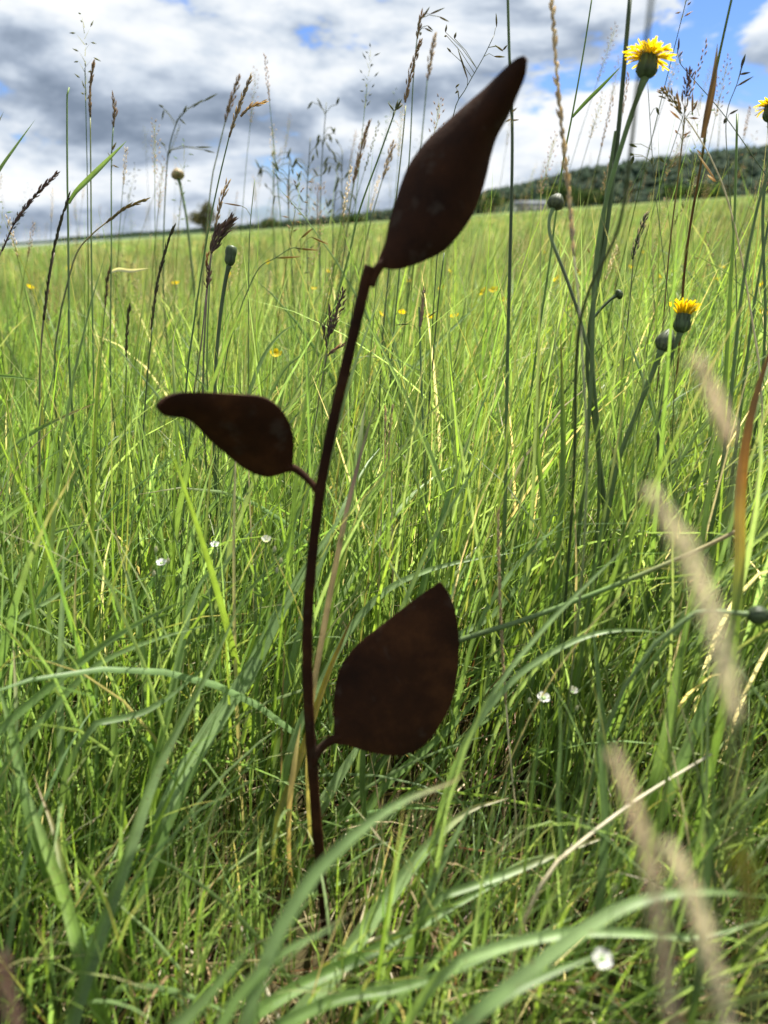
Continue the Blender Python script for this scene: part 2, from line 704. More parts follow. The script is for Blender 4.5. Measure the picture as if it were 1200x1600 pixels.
# forest on the hill: lumpy crowns, one far-off mass
import bmesh
bm = bmesh.new()
bmesh.ops.create_icosphere(bm, subdivisions=1, radius=1.0)
ico_v = np.array([v.co[:] for v in bm.verts])
ico_f = np.array([[v.index for v in f.verts] for f in bm.faces])
bm.free()
lumps = []
for k in range(6):
    d = np.array([mnoise.fractal(Vector(p) * 1.7 + Vector((k * 9.1, 3, 1)), 0.7, 2.2, 4) for p in ico_v])
    lumps.append(ico_v * (1 + 0.38 * d)[:, None])
fv, ff, fc = [], [], []
cnt = 0
for n in range(7000):
    u = rng.uniform(0.22, 0.98) ** 0.9
    px = -500 + u * 2300
    fi = u * (len(cols_px) - 1)
    i0 = int(fi)
    t = rng.uniform(0.05, 5.0)
    if 770 < px < 880 and t < 1.6:
        continue
    if px < 330:
        t = rng.uniform(3.5, 5.0)
    k0 = min(int(t), nk - 2)
    fu = fi - i0
    pa = hvn[i0, k0] * (1 - (t - k0)) + hvn[i0, k0 + 1] * (t - k0)
    pb = hvn[min(i0 + 1, len(cols_px) - 1), k0] * (1 - (t - k0)) + hvn[min(i0 + 1, len(cols_px) - 1), k0 + 1] * (t - k0)
    p = pa * (1 - fu) + pb * fu
    sc = rng.uniform(1.8, 4.8) * np.array([1, 1, rng.uniform(.9, 1.35)])
    if px < 500:
        sc = sc * 0.8
    v = lumps[rng.integers(6)] * sc
    a = rng.uniform(0, 6.28)
    v = v @ np.array([[math.cos(a), math.sin(a), 0], [-math.sin(a), math.cos(a), 0], [0, 0, 1]])
    v = v + p + np.array([0, 0, sc[2] * 0.25])
    fv.append(v)
    ff.append(ico_f + cnt)
    cnt += len(v)
    g = rng.uniform(.88, 1.12)
    cc = np.array([0.021, 0.039, 0.022]) * g * np.array([rng.uniform(.85, 1.25), 1, rng.uniform(.8, 1.2)])
    fc.append(np.repeat(cc[None], len(v), 0) * rng.uniform(.9, 1.1, (len(v), 1)))
ff = np.concatenate(ff)
me = raw_mesh('forest', np.concatenate(fv), ff, np.full(len(ff), 3), np.concatenate(fc))
me.materials.append(M_LEAF)
forest = bpy.data.objects.new('forest', me)
col.objects.link(forest)
tag(forest, 'dark green forest covering the far hillside', kind='stuff')


# individual trees at the far edge of the meadow
def leaf_cloud(centers, radii, n, size, base, seed):
    r = np.random.default_rng(seed)
    k = r.integers(0, len(centers), n)
    d = r.normal(size=(n, 3))
    d /= np.linalg.norm(d, axis=1)[:, None]
    rad = r.uniform(0.45, 1.08, n) ** 0.5
    p = centers[k] + d * radii[k] * rad[:, None]
    a = r.normal(size=(n, 3))
    a /= np.linalg.norm(a, axis=1)[:, None]
    b = np.cross(a, d + 0.3 * r.normal(size=(n, 3)))
    b /= np.linalg.norm(b, axis=1)[:, None]
    sz = size * r.uniform(.6, 1.4, n)[:, None]
    q = np.stack([p - a * sz, p + b * sz * .6, p + a * sz, p - b * sz * .6], 1).reshape(-1, 3)
    f = np.arange(n * 4).reshape(n, 4)
    c = np.asarray(base) * r.uniform(.65, 1.35, (n, 1)) * np.array([1, 1, 1]) * (1 + .12 * r.normal(size=(n, 3)))
    return q, f, np.repeat(np.clip(c, .01, 1), 4, 0)


def far_tree(name, label, px, base_py, top_py, wpx, D, base_col, seed, cat='tree'):
    r = np.random.default_rng(seed)
    b = P(px, base_py, D)
    H = P(px, top_py, D)[2] - b[2]
    W = wpx * D / FPX
    root = empty(name, b, label, cat, 'single trees at the edge of the meadow')
    m = MB()
    th = H * 0.42
    pts = [(0, 0, -0.3 * H), (0.02 * H, 0, th * .4), (-0.01 * H, 0.01 * H, th), (0, 0, H * .75)]
    m.tube(np.array(pts), np.array([.045, .035, .028, .012]) * H, C('dkbrown'), 8)
    for k in range(5):
        an = k * 1.257 + r.uniform(0, .5)
        m.tube(np.array([(0, 0, th * (.6 + .12 * k)), (math.cos(an) * W * .2, math.sin(an) * W * .2, H * .52), (math.cos(an) * W * .34, math.sin(an) * W * .34, H * .68)]), np.array([.018, .012, .006]) * H, C('dkbrown'), 6)
    m.build('trunk', M_BARK, root)
    nlob = 11
    cen = np.stack([r.uniform(-.33, .33, nlob) * W, r.uniform(-.33, .33, nlob) * W, r.uniform(.25, .8, nlob) * H], 1)
    cen[0] = (0, 0, .55 * H)
    rad = np.stack([r.uniform(.16, .26, nlob) * W, r.uniform(.16, .26, nlob) * W, r.uniform(.14, .22, nlob) * H], 1)
    rad[0] = (.38 * W, .38 * W, .38 * H)
    q, f, c = leaf_cloud(cen, rad, 2600, W * .035, base_col, seed)
    me = raw_mesh('crown', q, f, np.full(len(f), 4), c, smooth=False)
    me.materials.append(M_LEAF)
    o = bpy.data.objects.new('crown', me)
    col.objects.link(o)
    o.parent = root


far_tree('broadleaf_tree', 'round dark green tree in front of the wooded hill, just behind the hanging bud', 872, 327, 286, 62, 300, (.05, .085, .03), 3)
far_tree('broadleaf_tree', 'tree showing just past the right edge of the topmost rusty leaf', 757, 336, 297, 58, 320, (.05, .09, .035), 4)
far_tree('broadleaf_tree', 'spreading tree under the wooded hill, behind the tall flower stems', 925, 324, 293, 60, 310, (.052, .082, .03), 5)
far_tree('broadleaf_tree', 'brownish green tree standing alone on the low skyline', 319, 366, 313, 40, 260, (.10, .095, .04), 6)
far_tree('broadleaf_tree', 'low round tree on the skyline just past the lone brownish tree', 424, 358, 338, 34, 420, (.05, .085, .035), 8)
far_tree('broadleaf_tree', 'wide hedge-like tree near the right edge of the meadow', 1090, 314, 285, 90, 340, (.045, .075, .03), 9)
far_tree('broadleaf_tree', 'small dark tree between the two rusty upper leaves on the skyline', 548, 351, 334, 46, 430, (.045, .075, .032), 10)

# farm building under the hill
bp = P(828, 331, 290)
fb = empty('farm_building', bp, 'low pale farm building with a grey roof under the wooded hill', 'building')
sx, sy_, hh, rh = 5.6, 3.6, 2.0, 1.9


def boxmesh(name, lo, hi, mat, parent):
    x0, y0, z0 = lo
    x1, y1, z1 = hi
    v = [(x0, y0, z0), (x1, y0, z0), (x1, y1, z0), (x0, y1, z0), (x0, y0, z1), (x1, y0, z1), (x1, y1, z1), (x0, y1, z1)]
    f = [(0, 3, 2, 1), (4, 5, 6, 7), (0, 1, 5, 4), (1, 2, 6, 5), (2, 3, 7, 6), (3, 0, 4, 7)]
    me = raw_mesh(name, v, [i for q in f for i in q], [4] * 6, smooth=False)
    me.materials.append(mat)
    o = bpy.data.objects.new(name, me)
    col.objects.link(o)
    o.parent = parent
    return o


boxmesh('wall', (-sx, -sy_, -3), (sx, sy_, hh), M_WALL, fb)
v = [(-sx - .4, -sy_ - .5, hh - .1), (sx + .4, -sy_ - .5, hh - .1), (sx + .4, sy_ + .5, hh - .1), (-sx - .4, sy_ + .5, hh - .1), (-sx - .4, 0, hh + rh), (sx + .4, 0, hh + rh)]
f = [(0, 1, 5, 4), (2, 3, 4, 5), (0, 4, 3), (1, 2, 5), (0, 3, 2, 1)]
me = raw_mesh('roof', v, [i for q in f for i in q], [len(q) for q in f], smooth=False)
me.materials.append(M_ROOF)
o = bpy.data.objects.new('roof', me)
col.objects.link(o)
o.parent = fb
for k in range(3):
    wn_ = boxmesh('window', (-4 + k * 3.1, -sy_ - .06, .5), (-2.9 + k * 3.1, -sy_ - .003, 1.5), M_GLASS, fb)
boxmesh('door', (4.0, -sy_ - .06, -1), (5.0, -sy_ - .003, 1.6), M_BARK, fb)


# ================================================================== MEADOW GRASS (stuff)
st_px = [(516, 1575), (514, 1500), (508, 1430), (500, 1345), (493, 1260), (487, 1180), (482, 1100), (480, 1030), (481, 960), (486, 890), (493, 820), (502, 755), (514, 690), (527, 630), (541, 570), (555, 510), (567, 458), (573, 432), (578, 416)]   # the steel stake, pixel outline
def clear_of_sculpture(pos):
    """blades that would poke through the steel leaves or stand right before the stake are left out"""
    rel = pos - CAM
    d = rel @ FW
    px = 600 + FPX * (rel @ RT) / np.maximum(d, .01)
    py = 800 - FPX * (rel @ UP) / np.maximum(d, .01)
    sy = np.array([q[1] for q in st_px][::-1], float)
    sxx = np.array([q[0] for q in st_px][::-1], float)
    front = d < .62
    bad = front & (np.abs(px - np.interp(py, sy, sxx)) < 15) & (py < 1490) & (d < .55)
    for x0, y0, x1, y1 in ((500, 890, 735, 1200), (230, 595, 480, 760), (570, 70, 840, 440)):
        bad |= front & (px > x0) & (px < x1) & (py > y0) & (py < y1)
    # nothing of the plain sward within arm's length of the lens
    bad |= (d < .30) & (py < 1560)
    return ~bad.any(1)


def blades(base, az, Ln, W, th0, bend, nseg, col0, coltip, fold=True, swirl=0.25, seed=1, tipstart=0.75, y_guard=False):
    r = np.random.default_rng(seed)
    n = len(base)
    S = nseg + 1
    s = np.linspace(0, 1, S)[None]
    th = th0[:, None] + bend[:, None] * s ** 1.6
    aza = az[:, None] + (r.normal(0, swirl, n))[:, None] * s
    ct, st = np.cos(th), np.sin(th)
    ca, sa = np.cos(aza), np.sin(aza)
    T = np.stack([st * ca, st * sa, ct], -1)
    step = (Ln / nseg)[:, None, None]
    pos = np.zeros((n, S, 3))
    pos[:, 1:] = np.cumsum((T[:, 1:] + T[:, :-1]) * 0.5 * step, 1)
    pos += base[:, None]
    if y_guard:
        keep = clear_of_sculpture(pos)
        return blades(base[keep], az[keep], Ln[keep], W[keep], th0[keep], bend[keep], nseg, col0[keep], coltip[keep], fold, swirl, seed, tipstart, False)
    # keep drooping blades off the soil
    gzz = gz(pos[..., 0], np.maximum(pos[..., 1], 0)) + 0.002
    pos[..., 2] = np.maximum(pos[..., 2], np.where(s > 0.1, gzz, -1e9))
    side = np.stack([-sa, ca, np.zeros_like(ca)], -1)
    nrm = np.stack([ct * ca, ct * sa, -st], -1)
    ph = (r.normal(0, .5, n))[:, None] + (r.normal(0, .7, n))[:, None] * s
    s2 = side * np.cos(ph)[..., None] + nrm * np.sin(ph)[..., None]
    n2 = nrm * np.cos(ph)[..., None] - side * np.sin(ph)[..., None]
    prof = (0.55 + 0.45 * np.minimum(1, s * 3.5)) * np.clip(1 - s ** 2.6, 0.02, 1)
    h = (W[:, None] * prof * 0.5)[..., None]
    cmix = np.clip((s - tipstart) / (1 - tipstart), 0, 1)[..., None]
    cc = col0[:, None] * (1 - cmix) + coltip[:, None] * cmix
    if fold:
        V = np.stack([pos - s2 * h, pos - n2 * h * 0.45, pos + s2 * h], 2)
        k = 3
    else:
        V = np.stack([pos - s2 * h, pos + s2 * h], 2)
        k = 2
    V = V.reshape(-1, 3)
    cc = np.repeat(cc[:, :, None], k, 2).reshape(-1, 3)
    ac = np.tile(np.linspace(0, 1, k), n * S)
    b0 = (np.arange(n) * S * k)[:, None, None]
    rr = (np.arange(nseg) * k)[None, :, None]
    qq = np.arange(k - 1)[None, None]
    i0 = b0 + rr + qq
    F = np.stack([i0, i0 + 1, i0 + k + 1, i0 + k], -1).reshape(-1, 4)
    return V, F, cc, ac


def pick_cols(n, r, weights):
    keys = list(weights)
    pw = np.array([weights[k] for k in keys], float)
    idx = r.choice(len(keys), n, p=pw / pw.sum())
    base = np.array([C(k) for k in keys])[idx]
    base = base * r.uniform(.75, 1.25, (n, 1)) * (1 + r.normal(0, .035, (n, 3)))
    return np.clip(base, .008, .8), idx


def grass_object(name, label, parts, mat=None):
    vs_, fs_, cs_, as_ = [], [], [], []
    b = 0
    for (V, F, c, a) in parts:
        vs_.append(V)
        fs_.append(F + b)
        cs_.append(c)
        as_.append(a)
        b += len(V)
    F = np.concatenate(fs_)
    me = raw_mesh(name, np.concatenate(vs_), F, np.full(len(F), 4), np.concatenate(cs_), np.concatenate(as_))
    me.materials.append(mat or M_GRASS)
    o = bpy.data.objects.new(name, me)
    col.objects.link(o)
    return tag(o, label, kind='stuff')


def scatter(n, y0, y1, power, r, halfw=lambda y: 0.55 + 0.78 * y):
    """n points between y0 and y1; density ~ y^-power per unit area"""
    ygrid = np.linspace(y0, y1, 2000)
    wgt = halfw(ygrid) * ygrid ** (-power)
    cdf = np.cumsum(wgt)
    cdf /= cdf[-1]
    y = np.interp(r.uniform(0, 1, n), cdf, ygrid)
    x = r.uniform(-1, 1, n) * halfw(y)
    return x, y


def limit_height(x, y, Ln, seedr):
    """short sward right in front of the lens and before the sculpture, as trodden there"""
    lim = 0.5 - np.where(np.abs(x + 0.02) < 0.15, 0.88, 0.68) * y
    near = y < 0.50
    return np.where(near, np.minimum(Ln, np.maximum(0.05, lim) * seedr.uniform(.75, 1.1, len(x))), Ln)


WIND = 0.25
GREENS = dict(green=5, lime=1.8, blue=2.4, pale=3.4, dark=.7, olive=.6, straw=.3, cream=.3)  # straw and cream are dry blades that also stand in for thin highlights


def gen(n, y0, y1, power, seed, Lr, Wr, thr, bendr, nseg, weights, fold=True, wind=1.0, clump=None, limit=True, bias=None):
    r = np.random.default_rng(seed)
    if clump:
        cx, cy = scatter(max(1, n // clump), y0, y1, power, r)
        k = r.integers(0, len(cx), n)
        sp = 0.022 * (1 + 0.35 * cy[k])
        dx, dy = r.normal(0, 1, n) * sp, r.normal(0, 1, n) * sp
        x, y = cx[k] + dx, cy[k] + dy
        az = np.arctan2(dy, dx) + r.normal(0, .7, n)
        lk = r.uniform(.75, 1.25, len(cx))[k]
        ck = r.uniform(.85, 1.18, (len(cx), 1))[k]
    else:
        x, y = scatter(n, y0, y1, power, r)
        az = r.uniform(0, 6.283, n)
        lk = 1.0
        ck = 1.0
    y = np.maximum(y, y0)
    # wind bends towards +x
    az = np.arctan2(np.sin(az) * 1.0, np.cos(az) + 0.75 * wind)
    Ln = r.uniform(*Lr, n) * lk
    if limit:
        Ln = limit_height(x, y, Ln, r)
    Wd = r.uniform(*Wr, n) * np.clip(Ln / (0.5 * sum(Lr)), .5, 1.3)
    th0 = np.abs(r.normal(thr[0], thr[1], n))
    bd = np.abs(r.normal(bendr[0], bendr[1], n))
    c0, idx = pick_cols(n, r, weights)
    c0 = c0 * ck
    tip = c0.copy()
    dry = r.uniform(0, 1, n) < 0.22
    tip[dry] = C('straw') * r.uniform(.6, 1.0, (dry.sum(), 1))
    pt = np.sin(1.1 * x + 1.7 * np.sin(.6 * y)) * np.sin(.75 * y + 1.3 * np.sin(.9 * x)) if y0 < 20 else np.sin(.16 * x + 2) * np.sin(.11 * y + np.sin(.13 * x))
    Ln = Ln * (1 + .14 * pt)
    c0 = c0 * (1 + .24 * pt)[:, None] * (1 + np.outer(np.sin(2.1 * x + .8 * y), [.08, 0, .1]))
    tip = np.where(dry[:, None], tip, c0)
    base = np.stack([x, y, gz(x, y) - 0.004], 1)
    return blades(base, az, Ln, Wd, th0, bd, nseg, c0, tip, fold, seed=seed + 1, y_guard=limit)


near_parts = [
    gen(20000, 0.30, 2.6, 0.9, 11, (.14, .40), (.0018, .0038), (.14, .12), (.55, .42), 6, GREENS, clump=9),
    gen(10000, 0.30, 2.6, 0.9, 12, (.08, .22), (.0012, .0026), (.35, .25), (.9, .6), 5, dict(green=4, dark=.6, olive=1.2, lime=3, pale=2), clump=7),
    gen(2500, 0.34, 2.6, 0.8, 13, (.20, .46), (.0036, .0068), (.20, .15), (.8, .5), 9, dict(green=4, blue=4, pale=3, lime=1.5), clump=5),
    gen(4200, 0.55, 2.6, 0.7, 14, (.28, .46), (.0017, .0030), (.08, .07), (.25, .2), 6, dict(green=4, lime=3, pale=2, olive=1), clump=5),
    # medium blades laid over by the wind, leaning to the right
    gen(520, 0.40, 1.0, 0.5, 17, (.20, .40), (.0032, .0056), (.50, .18), (.55, .35), 9, dict(green=3, pale=4, blue=2, lime=1.5), wind=2.6, clump=4),
    gen(700, 0.34, 0.66, 0.4, 19, (.14, .30), (.0026, .0050), (.40, .22), (.6, .4), 9, dict(green=3, pale=4, blue=2, lime=1.5), wind=1.8, clump=4),
    gen(420, 0.46, 1.4, 0.5, 18, (.24, .44), (.0032, .0056), (.14, .10), (.35, .25), 9, dict(green=4, lime=3, pale=2, blue=2), clump=4),
]
grass_object('meadow_grass', 'dense green meadow grass around the rusty sculpture', near_parts)
# dead thatch lying among the bases
thatch = [gen(4200, 0.28, 2.2, 1.1, 15, (.06, .20), (.0010, .0024), (1.15, .35), (.5, .5), 4, dict(straw=4, tan=3, cream=1.5, brown=2), limit=False),
          gen(1700, 0.28, 2.2, 1.0, 16, (.10, .26), (.0010, .002), (.5, .35), (.8, .6), 5, dict(straw=4, tan=2, olive=2, brown=1.2, orange=.5, cream=1.5), limit=True)]
grass_object('dry_thatch', 'pale dead straw lying between the grass bases', thatch)
mid_parts = [
    gen(46000, 2.4, 10, 1.1, 21, (.14, .34), (.0028, .0052), (.14, .12), (.6, .45), 4, dict(green=4, soft=5, lime=1, blue=2, olive=1, straw=.8, cream=.6, dark=1.2, tan=.5), fold=False, clump=12, limit=False),
    gen(9000, 2.4, 10, 1.0, 22, (.24, .40), (.0020, .0032), (.08, .07), (.25, .2), 4, dict(green=3, soft=5, olive=1, straw=1, bronze=.5, cream=.6), fold=False, clump=5, limit=False),
]
grass_object('middle_meadow_grass', 'pale green grass of the middle meadow', mid_parts)
far_parts = [
    gen(70000, 9.5, 45, 1.25, 31, (.14, .30), (.009, .020), (.14, .12), (.5, .4), 3, dict(green=4, soft=6, lime=.6, olive=1, straw=.8, cream=.5, dark=1.3, tan=.6), fold=False, clump=14, limit=False),
    gen(36000, 40, 160, 1.2, 32, (.16, .3), (.03, .08), (.2, .15), (.5, .4), 2, dict(green=4, soft=6, olive=1, straw=.6, cream=.4, dark=1, tan=.5), fold=False, clump=10, limit=False),
]
grass_object('distant_meadow_grass', 'yellowish green grass of the far meadow', far_parts)


# ================================================================== PLANT BUILDERS
def cols_along(spec, n):
    if isinstance(spec, str):
        return np.repeat(C(spec)[None], n, 0)
    cs = np.array([C(s) for s in spec])
    t = np.linspace(0, len(cs) - 1, n)
    i = np.minimum(t.astype(int), len(cs) - 2)
    u = (t - i)[:, None]
    return cs[i] * (1 - u) + cs[i + 1] * u


def path3(pts, d0, d1, n):
    """pixel polyline (bottom to top) with depth running from d0 to d1 -> n world points"""
    k = len(pts)
    a = np.array(pts, float)
    seg = np.concatenate([[0], np.cumsum(np.linalg.norm(np.diff(a, axis=0), axis=1))])
    dd = d0 + (d1 - d0) * seg / seg[-1]
    w3 = np.array([P(x, y, d) for (x, y), d in zip(pts, dd)])
    return smooth_path(w3, n)


def to_ground(p3, spread=0.25, n=6):
    """continue a path from its lowest point down into the soil"""
    p0, p1 = p3[0], p3[1]
    h = p0[2] - ground_z(p0[0], max(p0[1], 0))
    if h < 0.004:
        return p3
    t = norm(p0 - p1)
    if t[2] > -0.35:
        t = norm(np.array([t[0], t[1], -0.6]))
    foot = np.array([p0[0] + t[0] * h * spread, p0[1] + abs(t[1]) * h * 0.1, 0])
    foot[2] = ground_z(foot[0], max(foot[1], 0)) - 0.01
    c = p0 + t * h * 0.3
    s = np.linspace(0, 1, n + 1)[:-1][:, None]
    ext = (1 - s) ** 2 * foot + 2 * s * (1 - s) * c + s * s * p0
    return np.vstack([ext, p3])


def grass_tuft(label, bl, name='grass_tuft', group='tufts of broad grass blades', near=1.0):
    """bl: list of (pixel pts, width px, d0, d1, colours, tilt)"""
    paths = []
    for b in bl:
        b = (b[0], b[1], b[2] * near, b[3] * near, *b[4:])
        p3 = path3(b[0], b[2], b[3], 18)
        paths.append(to_ground(p3))
    foot = paths[0][0]
    root = empty(name, foot, label, 'grass', group)
    for b, p3 in zip(bl, paths):
        m = MB()
        n = len(p3)
        wd = b[1] * 0.5 * (b[2] + b[3]) * near * .80 / FPX
        cl = cols_along(b[4], n) * rng.uniform(.9, 1.12)
        tl = b[5] if len(b) > 5 else rng.uniform(-.5, .5)
        m.ribbon(p3, wd, cl, tilt=tl, twist=rng.uniform(-.5, .5), fold=rng.uniform(.12, .3))
        m.build('blade', M_GRASS, root, foot)
    return root


def rot_about(v, ax, an):
    ax = norm(ax)
    return v * math.cos(an) + np.cross(ax, v) * math.sin(an) + ax * np.dot(ax, v) * (1 - math.cos(an))


def head_mesh(m, p3, s, n, ln, wd, spread, env, c1, c2, seed):
    """spikelets round an axis p3; lengths in pixels, s = metres per pixel; env = half width of the head"""
    r = np.random.default_rng(seed)
    tan = np.gradient(p3, axis=0)
    for i in range(n):
        t = (i + .5) / n
        f = t * (len(p3) - 1)
        k = min(int(f), len(p3) - 2)
        q = p3[k] * (1 - (f - k)) + p3[k + 1] * (f - k)
        tg = norm(tan[k])
        u = norm(np.cross(tg, [0.2, 0.9, 0.35]))
        u = rot_about(u, tg, i * 2.399 + r.uniform(-.4, .4))
        e = env * s * math.sin(math.pi * (0.18 + 0.72 * t)) * r.uniform(.2, 1.0)
        sp = spread * r.uniform(.5, 1.3)
        dr = norm(tg * math.cos(sp) + u * math.sin(sp))
        a = q + u * e + tg * e * 0.8
        l_ = ln * s * r.uniform(.7, 1.2)
        g = r.uniform(.75, 1.25)
        if e > 2.0 * s:
            m.tube(np.array([q, (q + a) / 2 + tg * e * .1, a]), 0.25 * s, np.asarray(c1) * .9, 3, False)
        m.spikelet(a, a + dr * l_, wd * s * r.uniform(.8, 1.2), np.asarray(c1) * g, np.asarray(c2) * g)


HEAD_KIND = dict(
    # n per 10 px, length, width, spread, env
    narrow=(3.6, 11, 3.0, .20, 1.5),
    dense=(6.5, 9, 3.4, .45, 7.0),
    plume=(6.5, 17, 5.5, .42, 10.0),
    braid=(1.6, 17, 6.5, .22, 1.5),
    bristle=(11.0, 15, 4.2, .34, 7.0),
    airy=(3.2, 7, 2.2, .6, 14.0),
)


def flowering_grass(label, d, thick, colr, pts, heads=(), spk=(), blades_=(), d1=None, group='flowering grasses', name='flowering_grass', to_soil=True, seed=None, spkcol=('bronze', 'olive'), spkw=3.6):
    """heads: (kind, axis px pts base->tip, colour1, colour2[, env]); spk: single spikelets (xa, ya, xb, yb) on hair-thin stalks"""
    d1 = d if d1 is None else d1
    s = d1 / FPX
    p3 = path3(pts, d, d1, max(10, 5 * len(pts)))
    if to_soil:
        p3 = to_ground(p3, 0.15)
    foot = p3[0]
    root = empty(name, foot, label, 'grass', group)
    m = MB()
    n = len(p3)
    rad = np.linspace(1.0, 0.62, n) * thick * max(s, d / FPX) / 2
    m.tube(p3, rad, cols_along(colr, n), 6)
    m.build('stalk', M_STALK, root, foot)
    sd = int(abs(pts[0][0] * 13 + pts[-1][1] * 7)) if seed is None else seed
    for hi, h in enumerate(heads):
        kind = HEAD_KIND[h[0]]
        hp = path3(h[1], d1, d1, 24)
        ln = float(np.sum(np.linalg.norm(np.diff(np.array(h[1], float), axis=0), axis=1)))
        env = h[4] if len(h) > 4 else kind[4]
        m = MB()
        m.tube(hp, np.linspace(.5, .25, 24) * thick * s, C(h[2]) * .8, 5)
        head_mesh(m, hp, s, max(4, int(kind[0] * ln / 10)), kind[1], kind[2], kind[3], env, C(h[2]), C(h[3]), sd + hi)
        m.build('seed_head', M_PLUME if h[0] == 'plume' else M_SEED, root, foot)['kind'] = 'stuff'
    if spk:
        m = MB()
        pp = np.array(pts, float)
        for k, (xa, ya, xb, yb) in enumerate(spk):
            dj = d1 * (1 + 0.01 * math.sin(k * 2.1))
            a, b = P(xa, ya, dj), P(xb, yb, dj)
            # hair stalk from the nearest lower point of the stalk
            full = smooth_path(pp, 40)
            dist = np.hypot(full[:, 0] - xa, (full[:, 1] - ya - 14) * .8)
            j = int(np.argmin(dist))
            at = P(full[j, 0], full[j, 1], d1)
            mid = (at + a) / 2 + np.array([0, 0, 4 * s])
            m.tube(np.array([at, mid, a]), 0.45 * s, C('olive') * .8, 4, False)
            g = 1 + .2 * math.sin(k * 3.3)
            m.spikelet(a, b, spkw * s, C(spkcol[0]) * g, C(spkcol[1]) * g)
        m.build('seed_head', M_SEED, root, foot)['kind'] = 'stuff'
    for b in blades_:
        m = MB()
        b3 = path3(b[0], d1, d1, 16)
        m.ribbon(b3, b[1] * d1 / FPX, cols_along(b[2], 16), tilt=.35)
        m.build('blade', M_GRASS, root, foot)
    return root


def bud_profile(l_, r_, c):
    c = np.asarray(c)
    return [(0, r_ * .35, c * .8), (l_ * .10, r_ * .72, c), (l_ * .28, r_ * 1.0, c), (l_ * .5, r_ * .97, c * .9), (l_ * .72, r_ * .74, c), (l_ * .9, r_ * .45, c * 1.2), (l_, r_ * .2, c * 1.3)]


def bracts(m, base, axis, l_, r_, c, n=13, out=0.0, seed=0):
    """overlapping narrow bracts on an involucre"""
    axis = norm(axis)
    u = norm(np.cross(axis, [.3, .9, .1]))
    w_ = np.cross(axis, u)
    r = np.random.default_rng(seed)
    for row in range(2):
        for k in range(n):
            an = 2 * math.pi * (k + row * .5) / n
            rd = math.cos(an) * u + math.sin(an) * w_
            z0, z1 = (.06, .62) if row == 0 else (.2, 1.0)
            pts = []
            for t in np.linspace(0, 1, 6):
                z = (z0 + (z1 - z0) * t)
                prof = np.interp(z, [0, .1, .28, .5, .72, .9, 1.0], [.35, .74, 1.03, 1.02, .9 if out else .78, .95 if out else .5, 1.0 if out else .25])
                pts.append(base + axis * l_ * z + rd * r_ * (prof + .03 + (0.10 * t * t if row == 0 else 0)))
            pts = np.array(pts)
            m.ribbon(pts, 2.3 * r_ / n * 2.2, np.asarray(c) * r.uniform(.6, 1.3), tilt=0, fold=-.15, view=base + axis * l_ * .4 + rd * r_ * 8)


def wild_bud(label, stem_pts, d, thick, L_px, R_px, colr='grey', stemcol='stem', d1=None, name='wildflower_bud', axis_px=None, group='closed wildflower buds', kind='round', to_soil=True):
    d1 = d if d1 is None else d1
    s = d1 / FPX
    p3 = path3(stem_pts, d, d1, max(12, 5 * len(stem_pts)))
    tip = p3[-1]
    ax = norm(p3[-1] - p3[-3])
    if axis_px is not None:
        ax = norm(P(stem_pts[-1][0] + axis_px[0], stem_pts[-1][1] + axis_px[1], d1) - tip)
    if to_soil:
        p3 = to_ground(p3, .2)
    foot = p3[0]
    root = empty(name, foot, label, 'flower', group)
    m = MB()
    n = len(p3)
    rad = np.linspace(.9, 1.0, n) * thick * s / 2
    rad[-3:] *= [1.05, 1.2, 1.5]
    m.tube(p3, rad, cols_along(stemcol, n), 8)
    m.build('stem', M_STALK, root, foot)
    m = MB()
    pf = bud_profile(L_px * s, R_px * s * .95, C(colr) * .8)
    if kind == 'club':
        pf = [(z * L_px * s, r_ * R_px * s, C(colr) * g_) for z, r_, g_ in ((0, .3, .9), (.15, .5, .9), (.4, .8, 1), (.65, 1, 1), (.85, .98, 1.1), (.96, .8, 1.2), (1, .4, 1.3))]
    m.lathe(tip, ax, pf, C(colr), 18)
    b = m.build('bud', M_STALK, root, foot)
    m = MB()
    bracts(m, tip, ax, L_px * s * (.9 if kind == 'club' else 1), R_px * s * (.8 if kind == 'club' else 1), C(colr), 11, 1 if kind == 'club' else 0, 3)
    m.build('bract_ring', M_STALK, b, foot)
    return root


petal_cache = {}


def petal_mesh(k):
    if k in petal_cache:
        return petal_cache[k]
    m = MB()
    r = np.random.default_rng(50 + k)
    n = 7
    t = np.linspace(0, 1, n)
    curve = [.10, .22, -.05][k % 3]
    pts = np.stack([t, np.zeros(n), curve * np.sin(t * 2.6) - .12 * k * t * t * .5], 1)
    wd = np.interp(t, [0, .2, .7, .93, 1], [.07, .12, .155, .16, .10])
    vv, cc, ff = [], [], []
    for i in range(n):
        for b, dz in ((-1, .035), (0, -.02), (1, .035)):
            # notched end with small teeth
            ext = 0.05 * abs(b) if i == n - 1 else 0
            vv.append((pts[i, 0] + ext * (1 - 2 * (b == 0)), wd[i] / 2 * b, pts[i, 2] + dz))
            cc.append(C('petal') * (0.82 + .3 * t[i]) * np.array([1, .96 + .06 * r.uniform(), 1]))
    for i in range(n - 1):
        for q in range(2):
            a = i * 3 + q
            ff.append((a, a + 1, a + 4, a + 3))
    sizes = [4] * len(ff)
    me = raw_mesh('petal', vv, [i for f in ff for i in f], sizes, np.array(cc))
    me.materials.append(M_PETAL)
    petal_cache[k] = me
    return me


